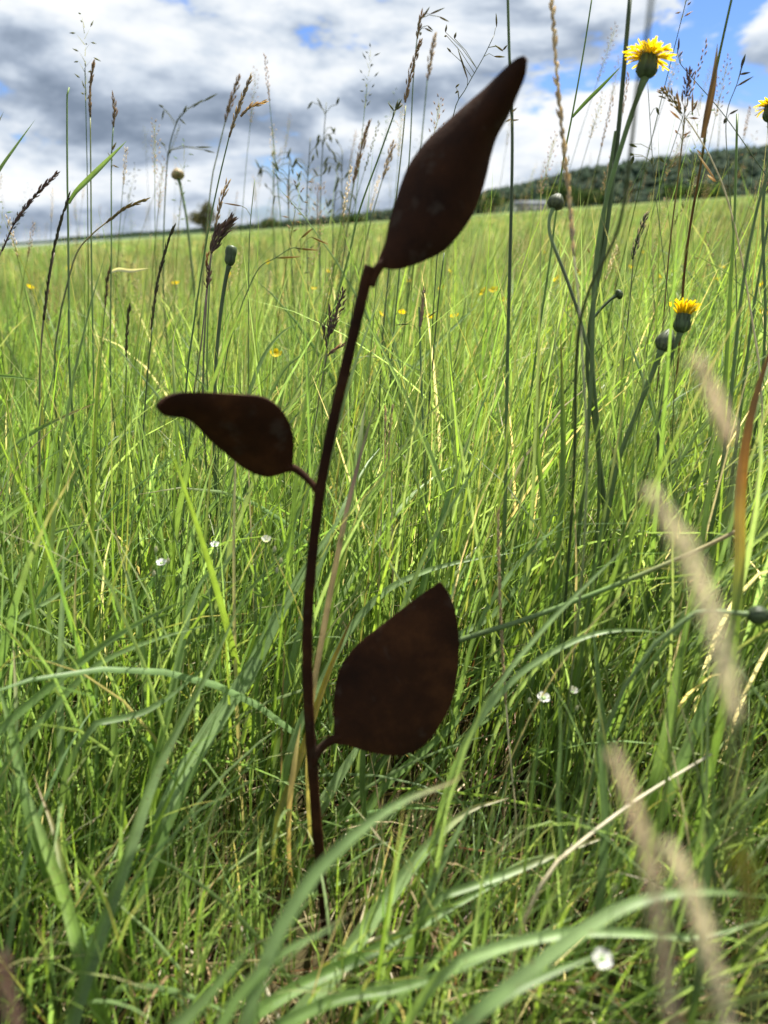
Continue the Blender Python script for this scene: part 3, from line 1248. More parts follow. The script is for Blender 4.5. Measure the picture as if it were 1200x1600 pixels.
def wildflower(label, stem_pts, d, thick, L_px, R_px, petal_px, n_rings, axis_px, d1=None, stemcol='stem', openness=1.0, seed=1, name='yellow_wildflower', calyx='stemdark'):
    d1 = d if d1 is None else d1
    s = d1 / FPX
    p3 = path3(stem_pts, d, d1, max(14, 5 * len(stem_pts)))
    tip = p3[-1]
    ax = norm(P(stem_pts[-1][0] + axis_px[0], stem_pts[-1][1] + axis_px[1], d1 + axis_px[2] * s) - tip)
    p3 = to_ground(p3, .2)
    foot = p3[0]
    root = empty(name, foot, label, 'flower', 'yellow wildflowers')
    m = MB()
    n = len(p3)
    rad = np.linspace(.8, 1.0, n) * thick * s / 2
    rad[-4:] *= [1.05, 1.15, 1.3, 1.6]
    m.tube(p3, rad, cols_along(stemcol, n), 9)
    m.build('stem', M_STALK, root, foot)
    m = MB()
    Ls, Rs = L_px * s, R_px * s
    c = C(calyx)
    m.lathe(tip, ax, [(0, Rs * .4, c), (Ls * .1, Rs * .75, c), (Ls * .28, Rs, c), (Ls * .5, Rs * .98, c), (Ls * .75, Rs * .86, c), (Ls * .95, Rs * .9, c), (Ls * .93, Rs * .3, C('yellow'))], c, 18)
    iv = m.build('involucre', M_STALK, root, foot)
    m = MB()
    bracts(m, tip, ax, Ls, Rs, C(calyx) * 1.25, 12, 1, seed)
    m.build('bract_ring', M_STALK, iv, foot)
    # the head carries each petal as a sub-part
    m = MB()
    m.lathe(tip + ax * Ls * .82, ax, [(0, Rs * .55, C('yellow')), (Ls * .12, Rs * .8, C('petal') * .8), (Ls * .3, Rs * .45, C('petal') * .8), (Ls * .38, Rs * .1, C('petal'))], C('yellow'), 12)
    fh = m.build('flower_head', M_PETAL, root, foot)
    r = np.random.default_rng(seed)
    u = norm(np.cross(ax, [.3, .9, .1]))
    w_ = np.cross(ax, u)
    ctr = tip + ax * Ls * .9
    for ring in range(n_rings):
        cnt_ = 34 - ring * 5
        el = R_(([2, 22, 44, 64][ring])) * 1.0 + R_(90 - 90 * openness) * (1 - ring / 4)
        for k in range(cnt_):
            an = 2 * math.pi * (k + ring * .4) / cnt_ + r.normal(0, .06)
            e = el + r.normal(0, .13) - (.35 if ring == 0 and r.uniform() < .25 else 0)
            rd = math.cos(an) * u + math.sin(an) * w_
            X = rd * math.cos(e) + ax * math.sin(e)
            Y = norm(np.cross(ax, rd))
            Z = np.cross(X, Y)
            ln_ = petal_px * s * r.uniform(.86, 1.12) * (1 - .13 * ring)
            o = bpy.data.objects.new('petal', petal_mesh(int(r.integers(3))))
            org = ctr + rd * Rs * (.72 - .18 * ring) - foot
            roll = r.normal(0, .25)
            Y2 = Y * math.cos(roll) + Z * math.sin(roll)
            Z2 = np.cross(X, Y2)
            M = Matrix(((X[0], Y2[0], Z2[0], 0), (X[1], Y2[1], Z2[1], 0), (X[2], Y2[2], Z2[2], 0), (0, 0, 0, 1)))
            M = Matrix.Translation(Vector(org)) @ M @ Matrix.Scale(ln_, 4)
            col.objects.link(o)
            o.parent = fh
            o.matrix_local = M
    return root


def chickweed(label, px, py, d, size_px, open_=True, buds=(), lean=(10, 120), group='white meadow flowers'):
    s = d / FPX
    p3 = path3([(px - lean[0], py + lean[1]), (px - lean[0] * .4, py + lean[1] * .5), (px, py + size_px * .6)], d, d, 12)
    tip = p3[-1]
    p3 = to_ground(p3, .2)
    foot = p3[0]
    root = empty('white_flower', foot, label, 'flower', group)
    m = MB()
    m.tube(p3, 1.3 * s, C('green'), 6)
    for (bx, by) in buds:
        b = P(bx, by, d)
        a = p3[-6]
        m.tube(np.array([a, (a + b) / 2 + np.array([0, 0, -2 * s]), b]), .9 * s, C('green'), 5)
        m.spikelet(b - np.array([0, 0, 2 * s]), b + np.array([2 * s, 0, 10 * s]), 6.5 * s, C('pale'), C('cream'), 7)
    m.build('stem', M_STALK, root, foot)
    ax = norm(np.array([.1, -.35, 1.0]))
    m = MB()
    u = norm(np.cross(ax, [1, .2, 0]))
    w_ = np.cross(ax, u)
    m.lathe(tip, ax, [(0, size_px * .14 * s), (size_px * .25 * s, size_px * .26 * s), (size_px * .5 * s, size_px * .24 * s)], C('pale'), 10)
    m.build('calyx', M_STALK, root, foot)
    for k in range(5):
        m = MB()
        rd = math.cos(k * 1.257) * u + math.sin(k * 1.257) * w_
        sd = np.cross(ax, rd)
        up_ = .75 if open_ else 1.6
        b0 = tip + ax * size_px * .4 * s + rd * size_px * .12 * s
        for lobe in (-1, 1):
            t = np.linspace(0, 1, 5)[:, None]
            pts = b0 + (rd * .55 + ax * up_ * .45) * t * size_px * s * .75 + sd * lobe * t * size_px * s * .13
            m.ribbon(pts, size_px * s * .26, C('white'), tilt=0, fold=.05, view=b0 + ax + rd * .2, taper=False)
        m.build('petal', M_PETAL, root, foot)
    # a pair of small leaves
    m = MB()
    q = p3[len(p3) // 2]
    for sg in (-1, 1):
        t = np.linspace(0, 1, 7)[:, None]
        pts = q + np.array([sg * 9, -2, 6]) * s * t * 1.6
        m.ribbon(pts, 7 * s, C('green'), tilt=.4)
    m.build('leaf', M_GRASS, root, foot)
    return root


# ================================================================== THE RUSTY METAL PLANT
KL = 0.16                       # the stake leans back
Y0 = 0.392


def sculpt_depth(px, py):
    r = ray(px, py)
    return (Y0 + .5 * KL - 0.0 * KL) / (r[1] - KL * r[2])


st3 = np.array([P(x, y, sculpt_depth(x, y)) for x, y in st_px])
sfoot = np.array([st3[0][0], st3[0][1], ground_z(st3[0][0], st3[0][1])])
sculpt = empty('metal_plant_sculpture', sfoot, 'rusty dark steel plant stake with three leaves standing in the meadow grass', 'sculpture')
m = MB()
sp = smooth_path(st3, 90)
ext = np.array([sp[0] + np.array([0.002, -0.004, -0.07])])
sp = np.vstack([ext, sp])
wob = 1 + 0.03 * np.sin(np.arange(len(sp)) * 1.9) + .02 * np.sin(np.arange(len(sp)) * .7)
wpx = np.interp(np.linspace(0, 1, len(sp)), [0, .3, .6, 1], [15.0, 16.6, 16.2, 18.2])
dep = np.array([np.dot(q - CAM, FW) for q in sp])
m.tube(sp, wpx * dep / FPX / 2 * wob, C('brown'), 18)
m.build('stem', M_RUST, sculpt, sfoot)


def metal_leaf(left, right, depth_fn, thick=0.0021, n=46, across=13, twig=None):
    Lp = smooth_path(np.array(left, float), n)
    Rp = smooth_path(np.array(right, float), n)
    vv, ff = [], []
    for i in range(n):
        for k in range(across):
            t = k / (across - 1)
            x, y = Lp[i] * (1 - t) + Rp[i] * t
            vv.append(P(x, y, depth_fn(x, y, t, i / (n - 1))) - sfoot)
    for i in range(n - 1):
        for k in range(across - 1):
            a = i * across + k
            ff.append((a, a + 1, a + across + 1, a + across))
    me = raw_mesh('leaf', vv, [j for f in ff for j in f], [4] * len(ff))
    me.materials.append(M_RUST)
    o = bpy.data.objects.new('leaf', me)
    col.objects.link(o)
    o.parent = sculpt
    so = o.modifiers.new('thickness', 'SOLIDIFY')
    so.thickness = thick
    so.offset = 0
    be = o.modifiers.new('edge', 'BEVEL')
    be.width = 0.00035
    be.segments = 2
    be.limit_method = 'ANGLE'
    be.angle_limit = R_(45)
    es = o.modifiers.new('split', 'EDGE_SPLIT')
    es.split_angle = R_(50)
    if twig is not None:
        m = MB()
        pts = smooth_path(np.array([P(x, y, d) for x, y, d, w_ in twig]), 18)
        wr = np.interp(np.linspace(0, 1, 18), np.linspace(0, 1, len(twig)), [t_[3] * t_[2] / FPX / 2 for t_ in twig])
        m.tube(pts, wr, C('brown'), 12)
        tw = m.build('leaf_stalk', M_RUST, o, sfoot)
    return o


dt = sculpt_depth(578, 416)
l1L = [(589, 417), (592, 405), (603, 380), (610, 345), (621, 310), (637, 266), (653, 240), (672, 217), (700, 191), (728, 166), (758, 140), (784, 114), (800, 99), (813, 89.5), (820, 87.5)]
l1R = [(602, 419), (616, 420.5), (637, 416), (663, 406), (691, 392), (712, 371), (735, 338), (749, 306), (758, 275), (765, 243), (775, 212), (793, 180), (807, 147), (819, 119), (824.5, 95)]
o1 = metal_leaf(l1L, l1R, lambda x, y, t, s: dt - .012 * s + .028 * (t - .5) ** 2 * math.sin(s * math.pi) * 2 - .03 * s * s,
                twig=[(579, 447, dt + .002, 15), (585, 430, dt + .001, 15), (592, 418, dt, 15), (603, 406, dt, 11)])
d2 = sculpt_depth(498, 765)
l2L = [(456, 735), (447, 736), (435, 740), (420, 743), (407, 741), (392, 735), (377, 726), (360, 712), (335, 691), (315, 671), (300, 656.5), (287, 650.5), (267, 649), (253, 646.5), (246.5, 640)]
l2R = [(458, 727), (457.5, 707), (458.5, 687), (455, 668), (447, 650), (435, 635), (420, 624), (402, 618), (380, 616.5), (342, 614), (310, 612.5), (280, 613.5), (262, 618.5), (251, 626.5), (246, 633)]
o2 = metal_leaf(l2L, l2R, lambda x, y, t, s: d2 - .0006 * (735 - y) * .48 - .03 * s * s + .02 * (t - .5) ** 2 * math.sin(math.pi * s),
                thick=.0030, twig=[(501, 782, d2, 10.5), (494, 765, d2, 10.5), (482, 750, d2, 11), (469, 738, d2, 12), (458, 731, d2 - .001, 13), (448, 728, d2 - .004, 8)])
d3 = sculpt_depth(490, 1180)
l3L = [(523, 1152), (522.5, 1135), (522, 1112), (522.5, 1088), (526.5, 1060), (535, 1039), (549, 1018), (570, 997), (600, 974), (633, 948), (661, 927), (677, 916), (686, 909.5)]
l3R = [(526, 1162), (542, 1163), (558, 1168), (577, 1173.5), (600, 1178), (623, 1179), (647, 1173.5), (665, 1161), (684, 1137), (700, 1109), (710, 1081), (714, 1049), (716.7, 1018), (716, 990), (713, 965), (707, 941), (698, 923), (690, 911)]
o3 = metal_leaf(l3L, l3R, lambda x, y, t, s: d3 - .010 * s + .020 * (t - .5) ** 2 * math.sin(math.pi * s),
                twig=[(488, 1196, d3, 13), (496, 1176, d3, 13.5), (508, 1163, d3, 13), (522, 1155, d3, 15), (536, 1150, d3, 9)])
for o, lb in ((o1, 'topmost long pointed rusty leaf'), (o2, 'curled rusty leaf bending to the side'), (o3, 'broad lowest rusty leaf')):
    o['label'] = lb

# ================================================================== WILDFLOWERS
wildflower('large open yellow wildflower on a thick stem at the top of the picture', [(925, 560), (930, 420), (948, 310), (975, 215), (995, 155), (1008, 122)], .62, 8, 35, 14.5, 29, 4, (7, -40, -3), d1=.60, seed=4, stemcol=('stem', 'stem', 'green', 'stem'))
wildflower('half-open yellow wildflower standing beside a closed grey bud', [(1034, 790), (1029, 690), (1033, 620), (1048, 560), (1063, 520)], .68, 6.5, 30, 11.5, 22, 4, (8, -40, -2), d1=.66, seed=8, openness=.35, stemcol=('stem', 'grey', 'stem'))
wildflower('yellow wildflower cut by the edge of the picture, below the sky', [(1196, 480), (1192, 330), (1202, 240), (1203, 190)], .72, 5, 26, 10, 17, 3, (3, -40, 0), seed=12)
wild_bud('plump closed grey-green bud touching the half-open yellow flower', [(950, 800), (968, 715), (1000, 632), (1026, 566), (1033, 548)], .67, 8, 37, 13, 'grey', 'stem', axis_px=(14, -30), d1=.65)
wild_bud('hanging grey-green bud with hooked stem before the far trees', [(905, 492), (884, 432), (861, 372), (858, 345), (864, 326)], .62, 5.5, 25, 11.5, 'grey', ('stem', 'grey', 'pale'), axis_px=(12, -26))
wild_bud('dark closed bud on a straight stem above the curled rusty leaf', [(335, 640), (338, 560), (346, 480), (354, 430), (358, 416)], .80, 6, 32, 9, 'stemdark', ('stem', 'stemdark'), axis_px=(4, -30), kind='club')
wild_bud('small black round bud on a short bent side stem beside the tall flower stems', [(925, 500), (938, 484), (952, 470), (963, 462)], .70, 4.5, 11, 7, 'stemdark', 'stemdark', axis_px=(8, -4), to_soil=False)
wild_bud('tiny dark round bud with a hooked stem low in the right grass', [(958, 900), (955, 852), (961, 836), (971, 826)], .8, 4, 12, 7, 'stemdark', 'stem', axis_px=(9, -5))
wild_bud('dark green bud lying sideways at the right edge', [(1085, 958), (1110, 955), (1140, 957), (1168, 960)], .45, 8, 40, 13, 'stemdark', ('stem', 'pale', 'stem'), axis_px=(38, 2))
wild_bud('lone brown round seed head standing against the clouds', [(300, 420), (292, 345), (284, 300), (279, 280)], 1.9, 4, 17, 9, 'bronze', 'stem', axis_px=(-3, -17), name='round_seed_head', group='')
chickweed('small white flower low by the tall pale green stalk', 253, 876, .60, 14, True, [(243, 862), (262, 880), (240, 900)])
chickweed('small white flower nodding over grass below the curled leaf', 336, 848, .63, 12, True, [(365, 910)])
chickweed('white flower to the right of the lowest rusty leaf, fully open', 847, 1085, .56, 18, True, [(826, 1098)])
chickweed('half-closed white flower next to the fully open one', 893, 1077, .565, 13, False, [(900, 1110)])
chickweed('blurred white flower near the bottom between arching blades', 937, 1488, .30, 26, True, [(958, 1390), (905, 1545)], lean=(-20, 90))
chickweed('cluster of pale green buds beside the stake stem', 416, 842, .60, 13, False, [(428, 862), (438, 880), (432, 895)])

# far buttercups
bc = [(47, 450, 2.4), (275, 444, 2.6), (358, 433, 2.6), (431, 555, 1.6), (490, 452, 2.4), (595, 492, 1.9), (628, 490, 1.9), (690, 452, 2.4), (755, 458, 2.2), (772, 455, 2.2), (786, 470, 2.1), (702, 424, 3.0), (672, 497, 1.9), (710, 496, 1.9), (870, 437, 2.8), (905, 428, 3), (985, 418, 3.2), (1030, 433, 2.8), (1052, 425, 3), (1120, 438, 2.6), (1192, 445, 2.4), (1195, 490, 1.9), (1128, 418, 3), (850, 395, 4.2), (942, 398, 4.4), (512, 425, 3.4), (420, 410, 4.0), (108, 420, 4), (640, 440, 2.8), (1005, 395, 4.5)]
bcm = MB()
for k in range(5):
    an = k * 1.257
    rd = np.array([math.cos(an), math.sin(an), 0])
    t = np.linspace(0, 1, 5)[:, None]
    pts = rd * (t * .9 + .1) + np.array([0, 0, 1]) * (.1 + .55 * t ** 2)
    bcm.ribbon(pts, np.array([.3, .7, .95, .9, .5]), C('petal'), tilt=0, fold=.1, taper=False, view=np.array([0, 0, 10.]))
bc_me = None
for k, (x, y, d) in enumerate(bc):
    d = d * .74
    p = P(x, y, d)
    foot = np.array([p[0] - .02, p[1] + .01, ground_z(p[0], p[1])])
    root = empty('buttercup', foot, 'tiny yellow buttercup dotted in the blurred meadow behind', 'flower', 'far buttercups in the meadow')
    m = MB()
    pts = smooth_path(np.array([foot - [0, 0, .01], (foot + p) / 2 + [.01, 0, 0], p]), 7)
    m.tube(pts, .0011, C('stem'), 5)
    m.build('stem', M_STALK, root, foot)
    if bc_me is None:
        o = bcm.build('flower_head', M_PETAL, root)
        bc_me = o.data
    else:
        o = bpy.data.objects.new('flower_head', bc_me)
        col.objects.link(o)
        o.parent = root
    o.location = Vector(p - foot)
    o.scale = [.0088 * (1 + .2 * math.sin(k))] * 3
    o.rotation_euler = (-.5 + .3 * math.sin(k * 2.1), .3 * math.cos(k * 1.3), k)

# ================================================================== FLOWERING GRASSES
G = flowering_grass
G('tall narrow brown seed head, highest of those at the left', .95, 3.4, ('stem', 'green', 'olive'), [(147, 620), (143, 400), (142, 280), (141, 180)], [('narrow', [(141, 182), (141, 140), (146, 100)], 'bronze', 'tan')])
G('narrow brown seed head with loose lower spikelets, second from the left skyline', 1.05, 3.0, ('stem', 'green'), [(172, 560), (174, 380), (174, 260), (177, 195)], [('narrow', [(177, 198), (179, 175), (177, 154)], 'bronze', 'tan', 3)], [(174, 236, 182, 222), (176, 250, 168, 238), (176, 258, 186, 262)])
G('bare green grass stem with hooked tip against the clouds', .9, 4.2, ('green', 'stem', 'green'), [(108, 560), (107, 400), (105, 260), (105, 145), (108, 137)], (), blades_=[([(107, 318), (118, 300), (150, 268), (198, 220)], 8, ('green', 'pale'))])
G('dark narrow seed head leaning over the left meadow', .82, 4, ('stem', 'dkbrown'), [(62, 760), (62, 600), (66, 520), (78, 430), (85, 395)], [('narrow', [(68, 500), (80, 410), (95, 345), (107, 309)], 'dkbrown', 'stemdark', 1.2)])
G('feathery dark purple panicle arching up from the left edge', .95, 3, ('stem', 'purple'), [(-35, 520), (-15, 440), (3, 390)], [('airy', [(3, 392), (22, 350), (40, 325)], 'purple', 'grey', 5), ('narrow', [(22, 350), (50, 312), (88, 272)], 'purple', 'dkbrown', 2)])
G('brown seed head slanting to the upper right over the far field', .9, 3.2, ('stem', 'bronze'), [(96, 480), (118, 400), (142, 368), (168, 346)], [('narrow', [(166, 348), (195, 326), (225, 313)], 'bronze', 'olive', 1.8)])
G('dark upright seed head above the tip of the curled leaf', .85, 3.4, ('stem', 'stemdark'), [(216, 800), (222, 700), (230, 590), (238, 512)], [('narrow', [(236, 515), (246, 440), (262, 380), (271, 356)], 'dkbrown', 'stemdark', 1.4)])
G('thin dark seed head just left of the dark upright one', 1.0, 2.8, ('stem', 'stemdark'), [(196, 780), (196, 640), (198, 560)], [('narrow', [(197, 562), (198, 520), (202, 480)], 'dkbrown', 'stemdark', 1.2)])
G('greyish seed head crossed by a dry horizontal leaf at the left', 1.1, 3, 'stem', [(150, 690), (157, 560), (165, 470)], [('narrow', [(164, 480), (167, 440), (171, 424)], 'dkbrown', 'bronze', 1.5)], blades_=[([(171, 426), (185, 421), (205, 423), (233, 419)], 6, 'cream')])
G('blurred oat-like panicle with drooping spikelets in the left sky', 1.5, 2.6, ('stem', 'grey'), [(255, 420), (257, 330), (263, 240), (276, 192), (286, 178)], (), [(286, 178, 292, 164), (300, 168, 318, 155), (318, 158, 340, 146), (280, 185, 291, 195), (256, 172, 253, 188), (248, 164, 256, 167), (305, 230, 332, 230), (318, 234, 336, 239), (251, 222, 259, 228), (262, 240, 268, 236)], spkcol=('grey', 'olive'))
G('soft brown seed head behind the sharper forked one', 1.35, 3, ('stem', 'olive'), [(310, 520), (328, 305), (340, 240), (354, 182)], [('narrow', [(352, 190), (362, 155), (373, 122)], 'bronze', 'tan', 5)])
G('pale tan forked seed head with side branch pointing right', .85, 3.6, ('stem', 'green', 'stem'), [(295, 560), (320, 392), (340, 290), (358, 214)], [('narrow', [(358, 214), (374, 165), (391, 122)], 'bronze', 'cream', 2.5), ('narrow', [(376, 182), (390, 168), (411, 160)], 'tan', 'cream', 1.5)])
G('dark purple bristly seed head in front of the low skyline', .84, 4, ('stem', 'purple'), [(318, 560), (324, 450), (330, 396)], [('bristle', [(330, 396), (341, 370), (360, 346)], 'purple', 'dkbrown', 8)])
G('pale loose seed head rising behind the purple bristly one', .9, 3, ('stem', 'pale'), [(324, 520), (330, 400), (337, 350)], [('narrow', [(336, 358), (344, 320), (355, 288)], 'tan', 'cream', 4)])
G('long grass stalk with a small purple tip head passing above the curled leaf', .8, 4, ('lime', 'green', 'stem', 'purple'), [(268, 1090), (285, 830), (300, 640), (314, 540), (323, 452)], [('dense', [(323, 450), (326, 432), (326, 418)], 'purple', 'dkbrown', 4), ('narrow', [(322, 415), (323, 408), (324, 400)], 'orange', 'tan', 1)])
G('thin stem with one long dark spikelet left of the purple head', .9, 2.2, 'stem', [(388, 560), (389, 400), (392, 340), (398, 281)], (), [(378, 322, 348, 317)], spkcol=('dkbrown', 'bronze'))
G('fine stem with golden pointed spikelets over the field, below the skyline', .74, 2.2, 'stem', [(380, 470), (404, 420), (432, 402), (455, 388), (470, 388)], (), [(462, 388, 498, 391), (432, 403, 470, 401), (486, 370, 514, 382), (470, 372, 488, 357)], spkcol=('olive', 'tan'), spkw=5)
for k, (bx, by, tx, ty) in enumerate([(455, 400, 452, 250), (480, 400, 485, 215), (500, 380, 510, 160), (520, 400, 528, 270), (540, 380, 535, 235), (430, 420, 430, 235), (498, 380, 496, 290)]):
    lab = ['blurred oat-like grass with hanging spikelets left of the pointed rusty leaf', 'tall faint oat-like grass in the middle sky', 'highest faint oat-like grass in the middle sky', 'faint clump-headed grass over the skyline centre',
           'soft brown-tipped oat grass near the green slanting stalk', 'leftmost of the faint oat-like grasses in the middle sky', 'low airy panicle of tiny spikelets above the skyline'][k]
    r = np.random.default_rng(400 + k)
    if k == 6:
        G(lab, 1.7, 2.0, ('stem', 'grey'), [(bx, by), (bx - 1, 350), (tx, 345)], [('airy', [(496, 350), (496, 320), (498, 288)], 'tan', 'cream', 20)])
        continue
    sp_ = []
    for q in range(9):
        hx, hy = tx + r.uniform(-24, 24), ty + r.uniform(-12, 60)
        sp_.append((hx, hy, hx + r.uniform(2, 9) * (1 if hx > tx else -1), hy + r.uniform(8, 18) * r.choice([-1, 1])))
    G(lab, 1.5 + .12 * k, 2.2, ('stem', 'grey'), [(bx, by), ((bx + tx) / 2 - 3, (by + ty) / 2), (tx, ty)], (), sp_, spkcol=('grey', 'olive'), spkw=4.2)
G('reddish brown narrow seed head left of the pointed rusty leaf', 1.25, 3, ('stem', 'olive'), [(528, 470), (546, 330), (554, 282)], [('narrow', [(552, 286), (564, 235), (576, 194)], 'tan', 'bronze', 3)])
G('small tan seed head close to the pointed rusty leaf', 1.3, 2.6, ('stem', 'olive'), [(560, 430), (582, 335), (599, 276)], [('narrow', [(598, 280), (606, 255), (614, 226)], 'tan', 'cream', 4)])
G('bright green slanting stalk with a forked top of spikelets', .9, 4, ('lime', 'lime', 'green', 'stem'), [(525, 470), (545, 398), (562, 328), (592, 245), (618, 172)], (), [(616, 174, 606, 160), (618, 172, 622, 156), (618, 172, 630, 163), (619, 170, 628, 155)], spkcol=('grey', 'olive'), spkw=4)
G('tall tan seed head above the left edge of the pointed rusty leaf', 1.0, 3.2, ('stem', 'olive'), [(600, 500), (616, 340), (628, 230), (634, 165)], [('narrow', [(633, 160), (642, 115), (656, 66)], 'tan', 'bronze', 4)])
G('tall thin stalk with dark spikelets reaching the top of the sky', 1.05, 2.8, 'stem', [(615, 520), (638, 270), (646, 120), (655, 30)], [('narrow', [(652, 60), (655, 40), (658, 25)], 'tan', 'bronze', 3)], [(660, 28, 672, 10), (672, 22, 695, 12), (686, 26, 702, 34), (664, 44, 676, 50), (658, 50, 656, 56), (668, 40, 677, 48)], spkcol=('dkbrown', 'olive'))
G('faint tan seed head between the tall stalks and the blue sky', 1.6, 2.8, 'stem', [(640, 420), (655, 260), (668, 120)], [('narrow', [(668, 125), (673, 95), (679, 58)], 'tan', 'cream', 4)])
G('fine branching oat grass with dark spikelets on the blue sky', .85, 2.0, ('stem', 'grey'), [(690, 330), (708, 182), (728, 138), (755, 90), (772, 55)], (), [(731, 125, 714, 72), (696, 50, 698, 38), (710, 60, 713, 50), (705, 82, 698, 74), (712, 136, 718, 131), (716, 142, 711, 146), (698, 56, 694, 57), (776, 42, 775, 20), (786, 80, 773, 70), (786, 78, 793, 70), (772, 88, 790, 89)], spkcol=('dkbrown', 'olive'), spkw=4)
G('thick upright dark green stalk rising beside the pointed leaf tip', .66, 6.5, ('stem', 'green', 'stemdark', 'stemdark', 'stem'), [(790, 760), (793, 560), (797, 400), (800, 270), (800, 180), (796, 90), (793, -20)], (), [(800, 175, 808, 168), (800, 188, 811, 187), (798, 186, 790, 191)], d1=.64)
G('bleached twisted rye spike crossing the upper right sky', .50, 4, ('stem', 'cream'), [(915, 640), (905, 480), (896, 395)], [('braid', [(897, 400), (890, 320), (882, 240), (872, 140), (864, 30), (862, -20)], 'cream', 'straw', 1.2)])
G('thin yellow-green stalk bending beside the bleached rye spike', .8, 3.6, ('green', 'lime', 'green'), [(842, 520), (860, 400), (878, 265), (895, 175), (912, 80), (926, -10)], (), blades_=[([(894, 183), (915, 160), (940, 135), (971, 103)], 6, 'green')])
G('dark grass stalk passing close before the large yellow flower', .56, 5, ('stemdark', 'grey', 'stemdark'), [(898, 700), (902, 540), (920, 455), (965, 360), (986, 230), (995, 140), (1010, 60), (1020, -20)], (), d1=.26)
G('bristly brown-green panicle beside the large yellow flower', .92, 2.4, ('purple', 'bronze'), [(1035, 520), (1046, 390), (1058, 290), (1067, 212), (1070, 180)], [('dense', [(1066, 178), (1050, 155), (1036, 142)], 'olive', 'tan', 8), ('dense', [(1072, 150), (1076, 125), (1078, 112)], 'purple', 'dkbrown', 6)], [(1082, 178, 1082, 142), (1084, 172, 1090, 156), (1062, 178, 1058, 140), (1066, 160, 1066, 142), (1062, 186, 1046, 172), (1078, 184, 1092, 185), (1058, 208, 1055, 203), (1066, 212, 1080, 206), (1068, 216, 1074, 210), (1070, 150, 1078, 148)], spkcol=('bronze', 'tan'), spkw=4.2, d1=.64)
G('reddish stalk with a brown dry sheath at the upper right', .90, 4, ('bronze', 'brown', 'brown', 'olive', 'green'), [(1060, 560), (1072, 400), (1098, 240), (1104, 190), (1122, 95), (1145, -10)], (), blades_=[([(1098, 215), (1108, 165), (1116, 120), (1121, 68)], 11, ('brown', 'brown', 'dkbrown'))], d1=.62)
G('hair-thin wiry stem slanting across the upper right sky', .7, 1.8, ('stem', 'grey'), [(1260, 360), (1196, 272), (1130, 178), (1062, 98), (1058, 75)], (), [(1060, 78, 1061, 58), (1061, 88, 1067, 80)], spkcol=('purple', 'dkbrown'), to_soil=True)
G('dark oat-like sprig hanging by the upper right edge', .68, 1.8, ('stem', 'grey'), [(1150, 420), (1138, 270), (1135, 182), (1152, 130), (1164, 90)], (), [(1158, 106, 1165, 84), (1156, 116, 1173, 113), (1152, 134, 1178, 119), (1140, 178, 1154, 171), (1134, 184, 1131, 194)], spkcol=('dkbrown', 'stemdark'), spkw=5)
G('pale wiry stem curving down with tan spikelets at the upper right', .64, 3, ('cream', 'straw', 'cream'), [(1185, 560), (1158, 400), (1136, 310), (1112, 250), (1086, 205), (1072, 185)], (), [(1096, 242, 1088, 233), (1118, 282, 1090, 240), (1118, 284, 1105, 273)], spkcol=('tan', 'cream'), spkw=4)
G('drooping oat sprig under the large yellow flower', .66, 1.6, ('stem', 'grey'), [(1050, 520), (1034, 380), (1022, 280), (1012, 130)], (), [(990, 244, 986, 258), (1020, 246, 1018, 257), (1031, 246, 1038, 254), (983, 225, 996, 230), (984, 240, 991, 243), (1026, 168, 1030, 180)], spkcol=('stemdark', 'olive'), spkw=5.5)
G('upright green stalk at the right under the wiry stem', .75, 5.5, ('green', 'green', 'lime', 'green'), [(1132, 720), (1140, 520), (1148, 330), (1152, 178)], ())
G('stout green stalk rising to the right edge', .62, 6.5, ('stem', 'green', 'stem'), [(1140, 640), (1160, 450), (1182, 330), (1205, 255)], ())
G('second stout green stalk nearest the right edge of the meadow', .70, 5.5, ('green', 'stem'), [(1150, 700), (1175, 500), (1195, 380), (1210, 300)], ())
G('greyish green feathery seed head standing in the field by the tall stems', .8, 3, ('stem', 'olive'), [(975, 560), (985, 460), (990, 402)], [('narrow', [(988, 405), (997, 370), (1010, 336)], 'grey', 'cream', 5)])
G('small dark purple panicle left of the stake stem', .74, 2.6, ('green', 'stem', 'purple'), [(470, 800), (488, 690), (502, 600), (511, 552)], [('dense', [(514, 525), (526, 490), (536, 455)], 'purple', 'dkbrown', 6), ('narrow', [(511, 545), (506, 515), (503, 508)], 'purple', 'dkbrown', 2), ('narrow', [(512, 530), (515, 500), (515, 482)], 'purple', 'dkbrown', 2), ('narrow', [(512, 556), (522, 547), (534, 540)], 'purple', 'pink', 2)])
G('grey-green stem with a broken leaf and spikelets below the pointed leaf', .78, 5, ('green', 'lime', 'blue', 'blue'), [(672, 900), (666, 780), (660, 640), (656, 520), (655, 480)], [('narrow', [(656, 510), (660, 480), (662, 455)], 'pink', 'olive', 3)], [(640, 506, 615, 508), (668, 496, 684, 485)], spkcol=('stemdark', 'olive'))
G('thin dark stalk leaning between the two middle grass stems', .85, 3, ('stem', 'stemdark'), [(655, 820), (670, 640), (684, 480), (694, 395)], ())
G('bleached thin spike right of the stake stem', .7, 3, ('straw', 'cream'), [(600, 760), (602, 740)], [('narrow', [(600, 735), (600, 690), (602, 642)], 'cream', 'straw', 1.5)])
G('second bleached thin spike next to the first', .72, 3, ('straw', 'cream'), [(612, 790), (611, 760)], [('narrow', [(612, 755), (608, 700), (613, 636)], 'cream', 'straw', 1.2)])
G('dry straw-coloured spike standing right of the lowest rusty leaf', .575, 3.4, ('straw', 'cream'), [(805, 1260), (795, 1160), (788, 1060)], [('narrow', [(790, 1100), (784, 1000), (780, 900), (778, 800)], 'straw', 'cream', 1.5)])
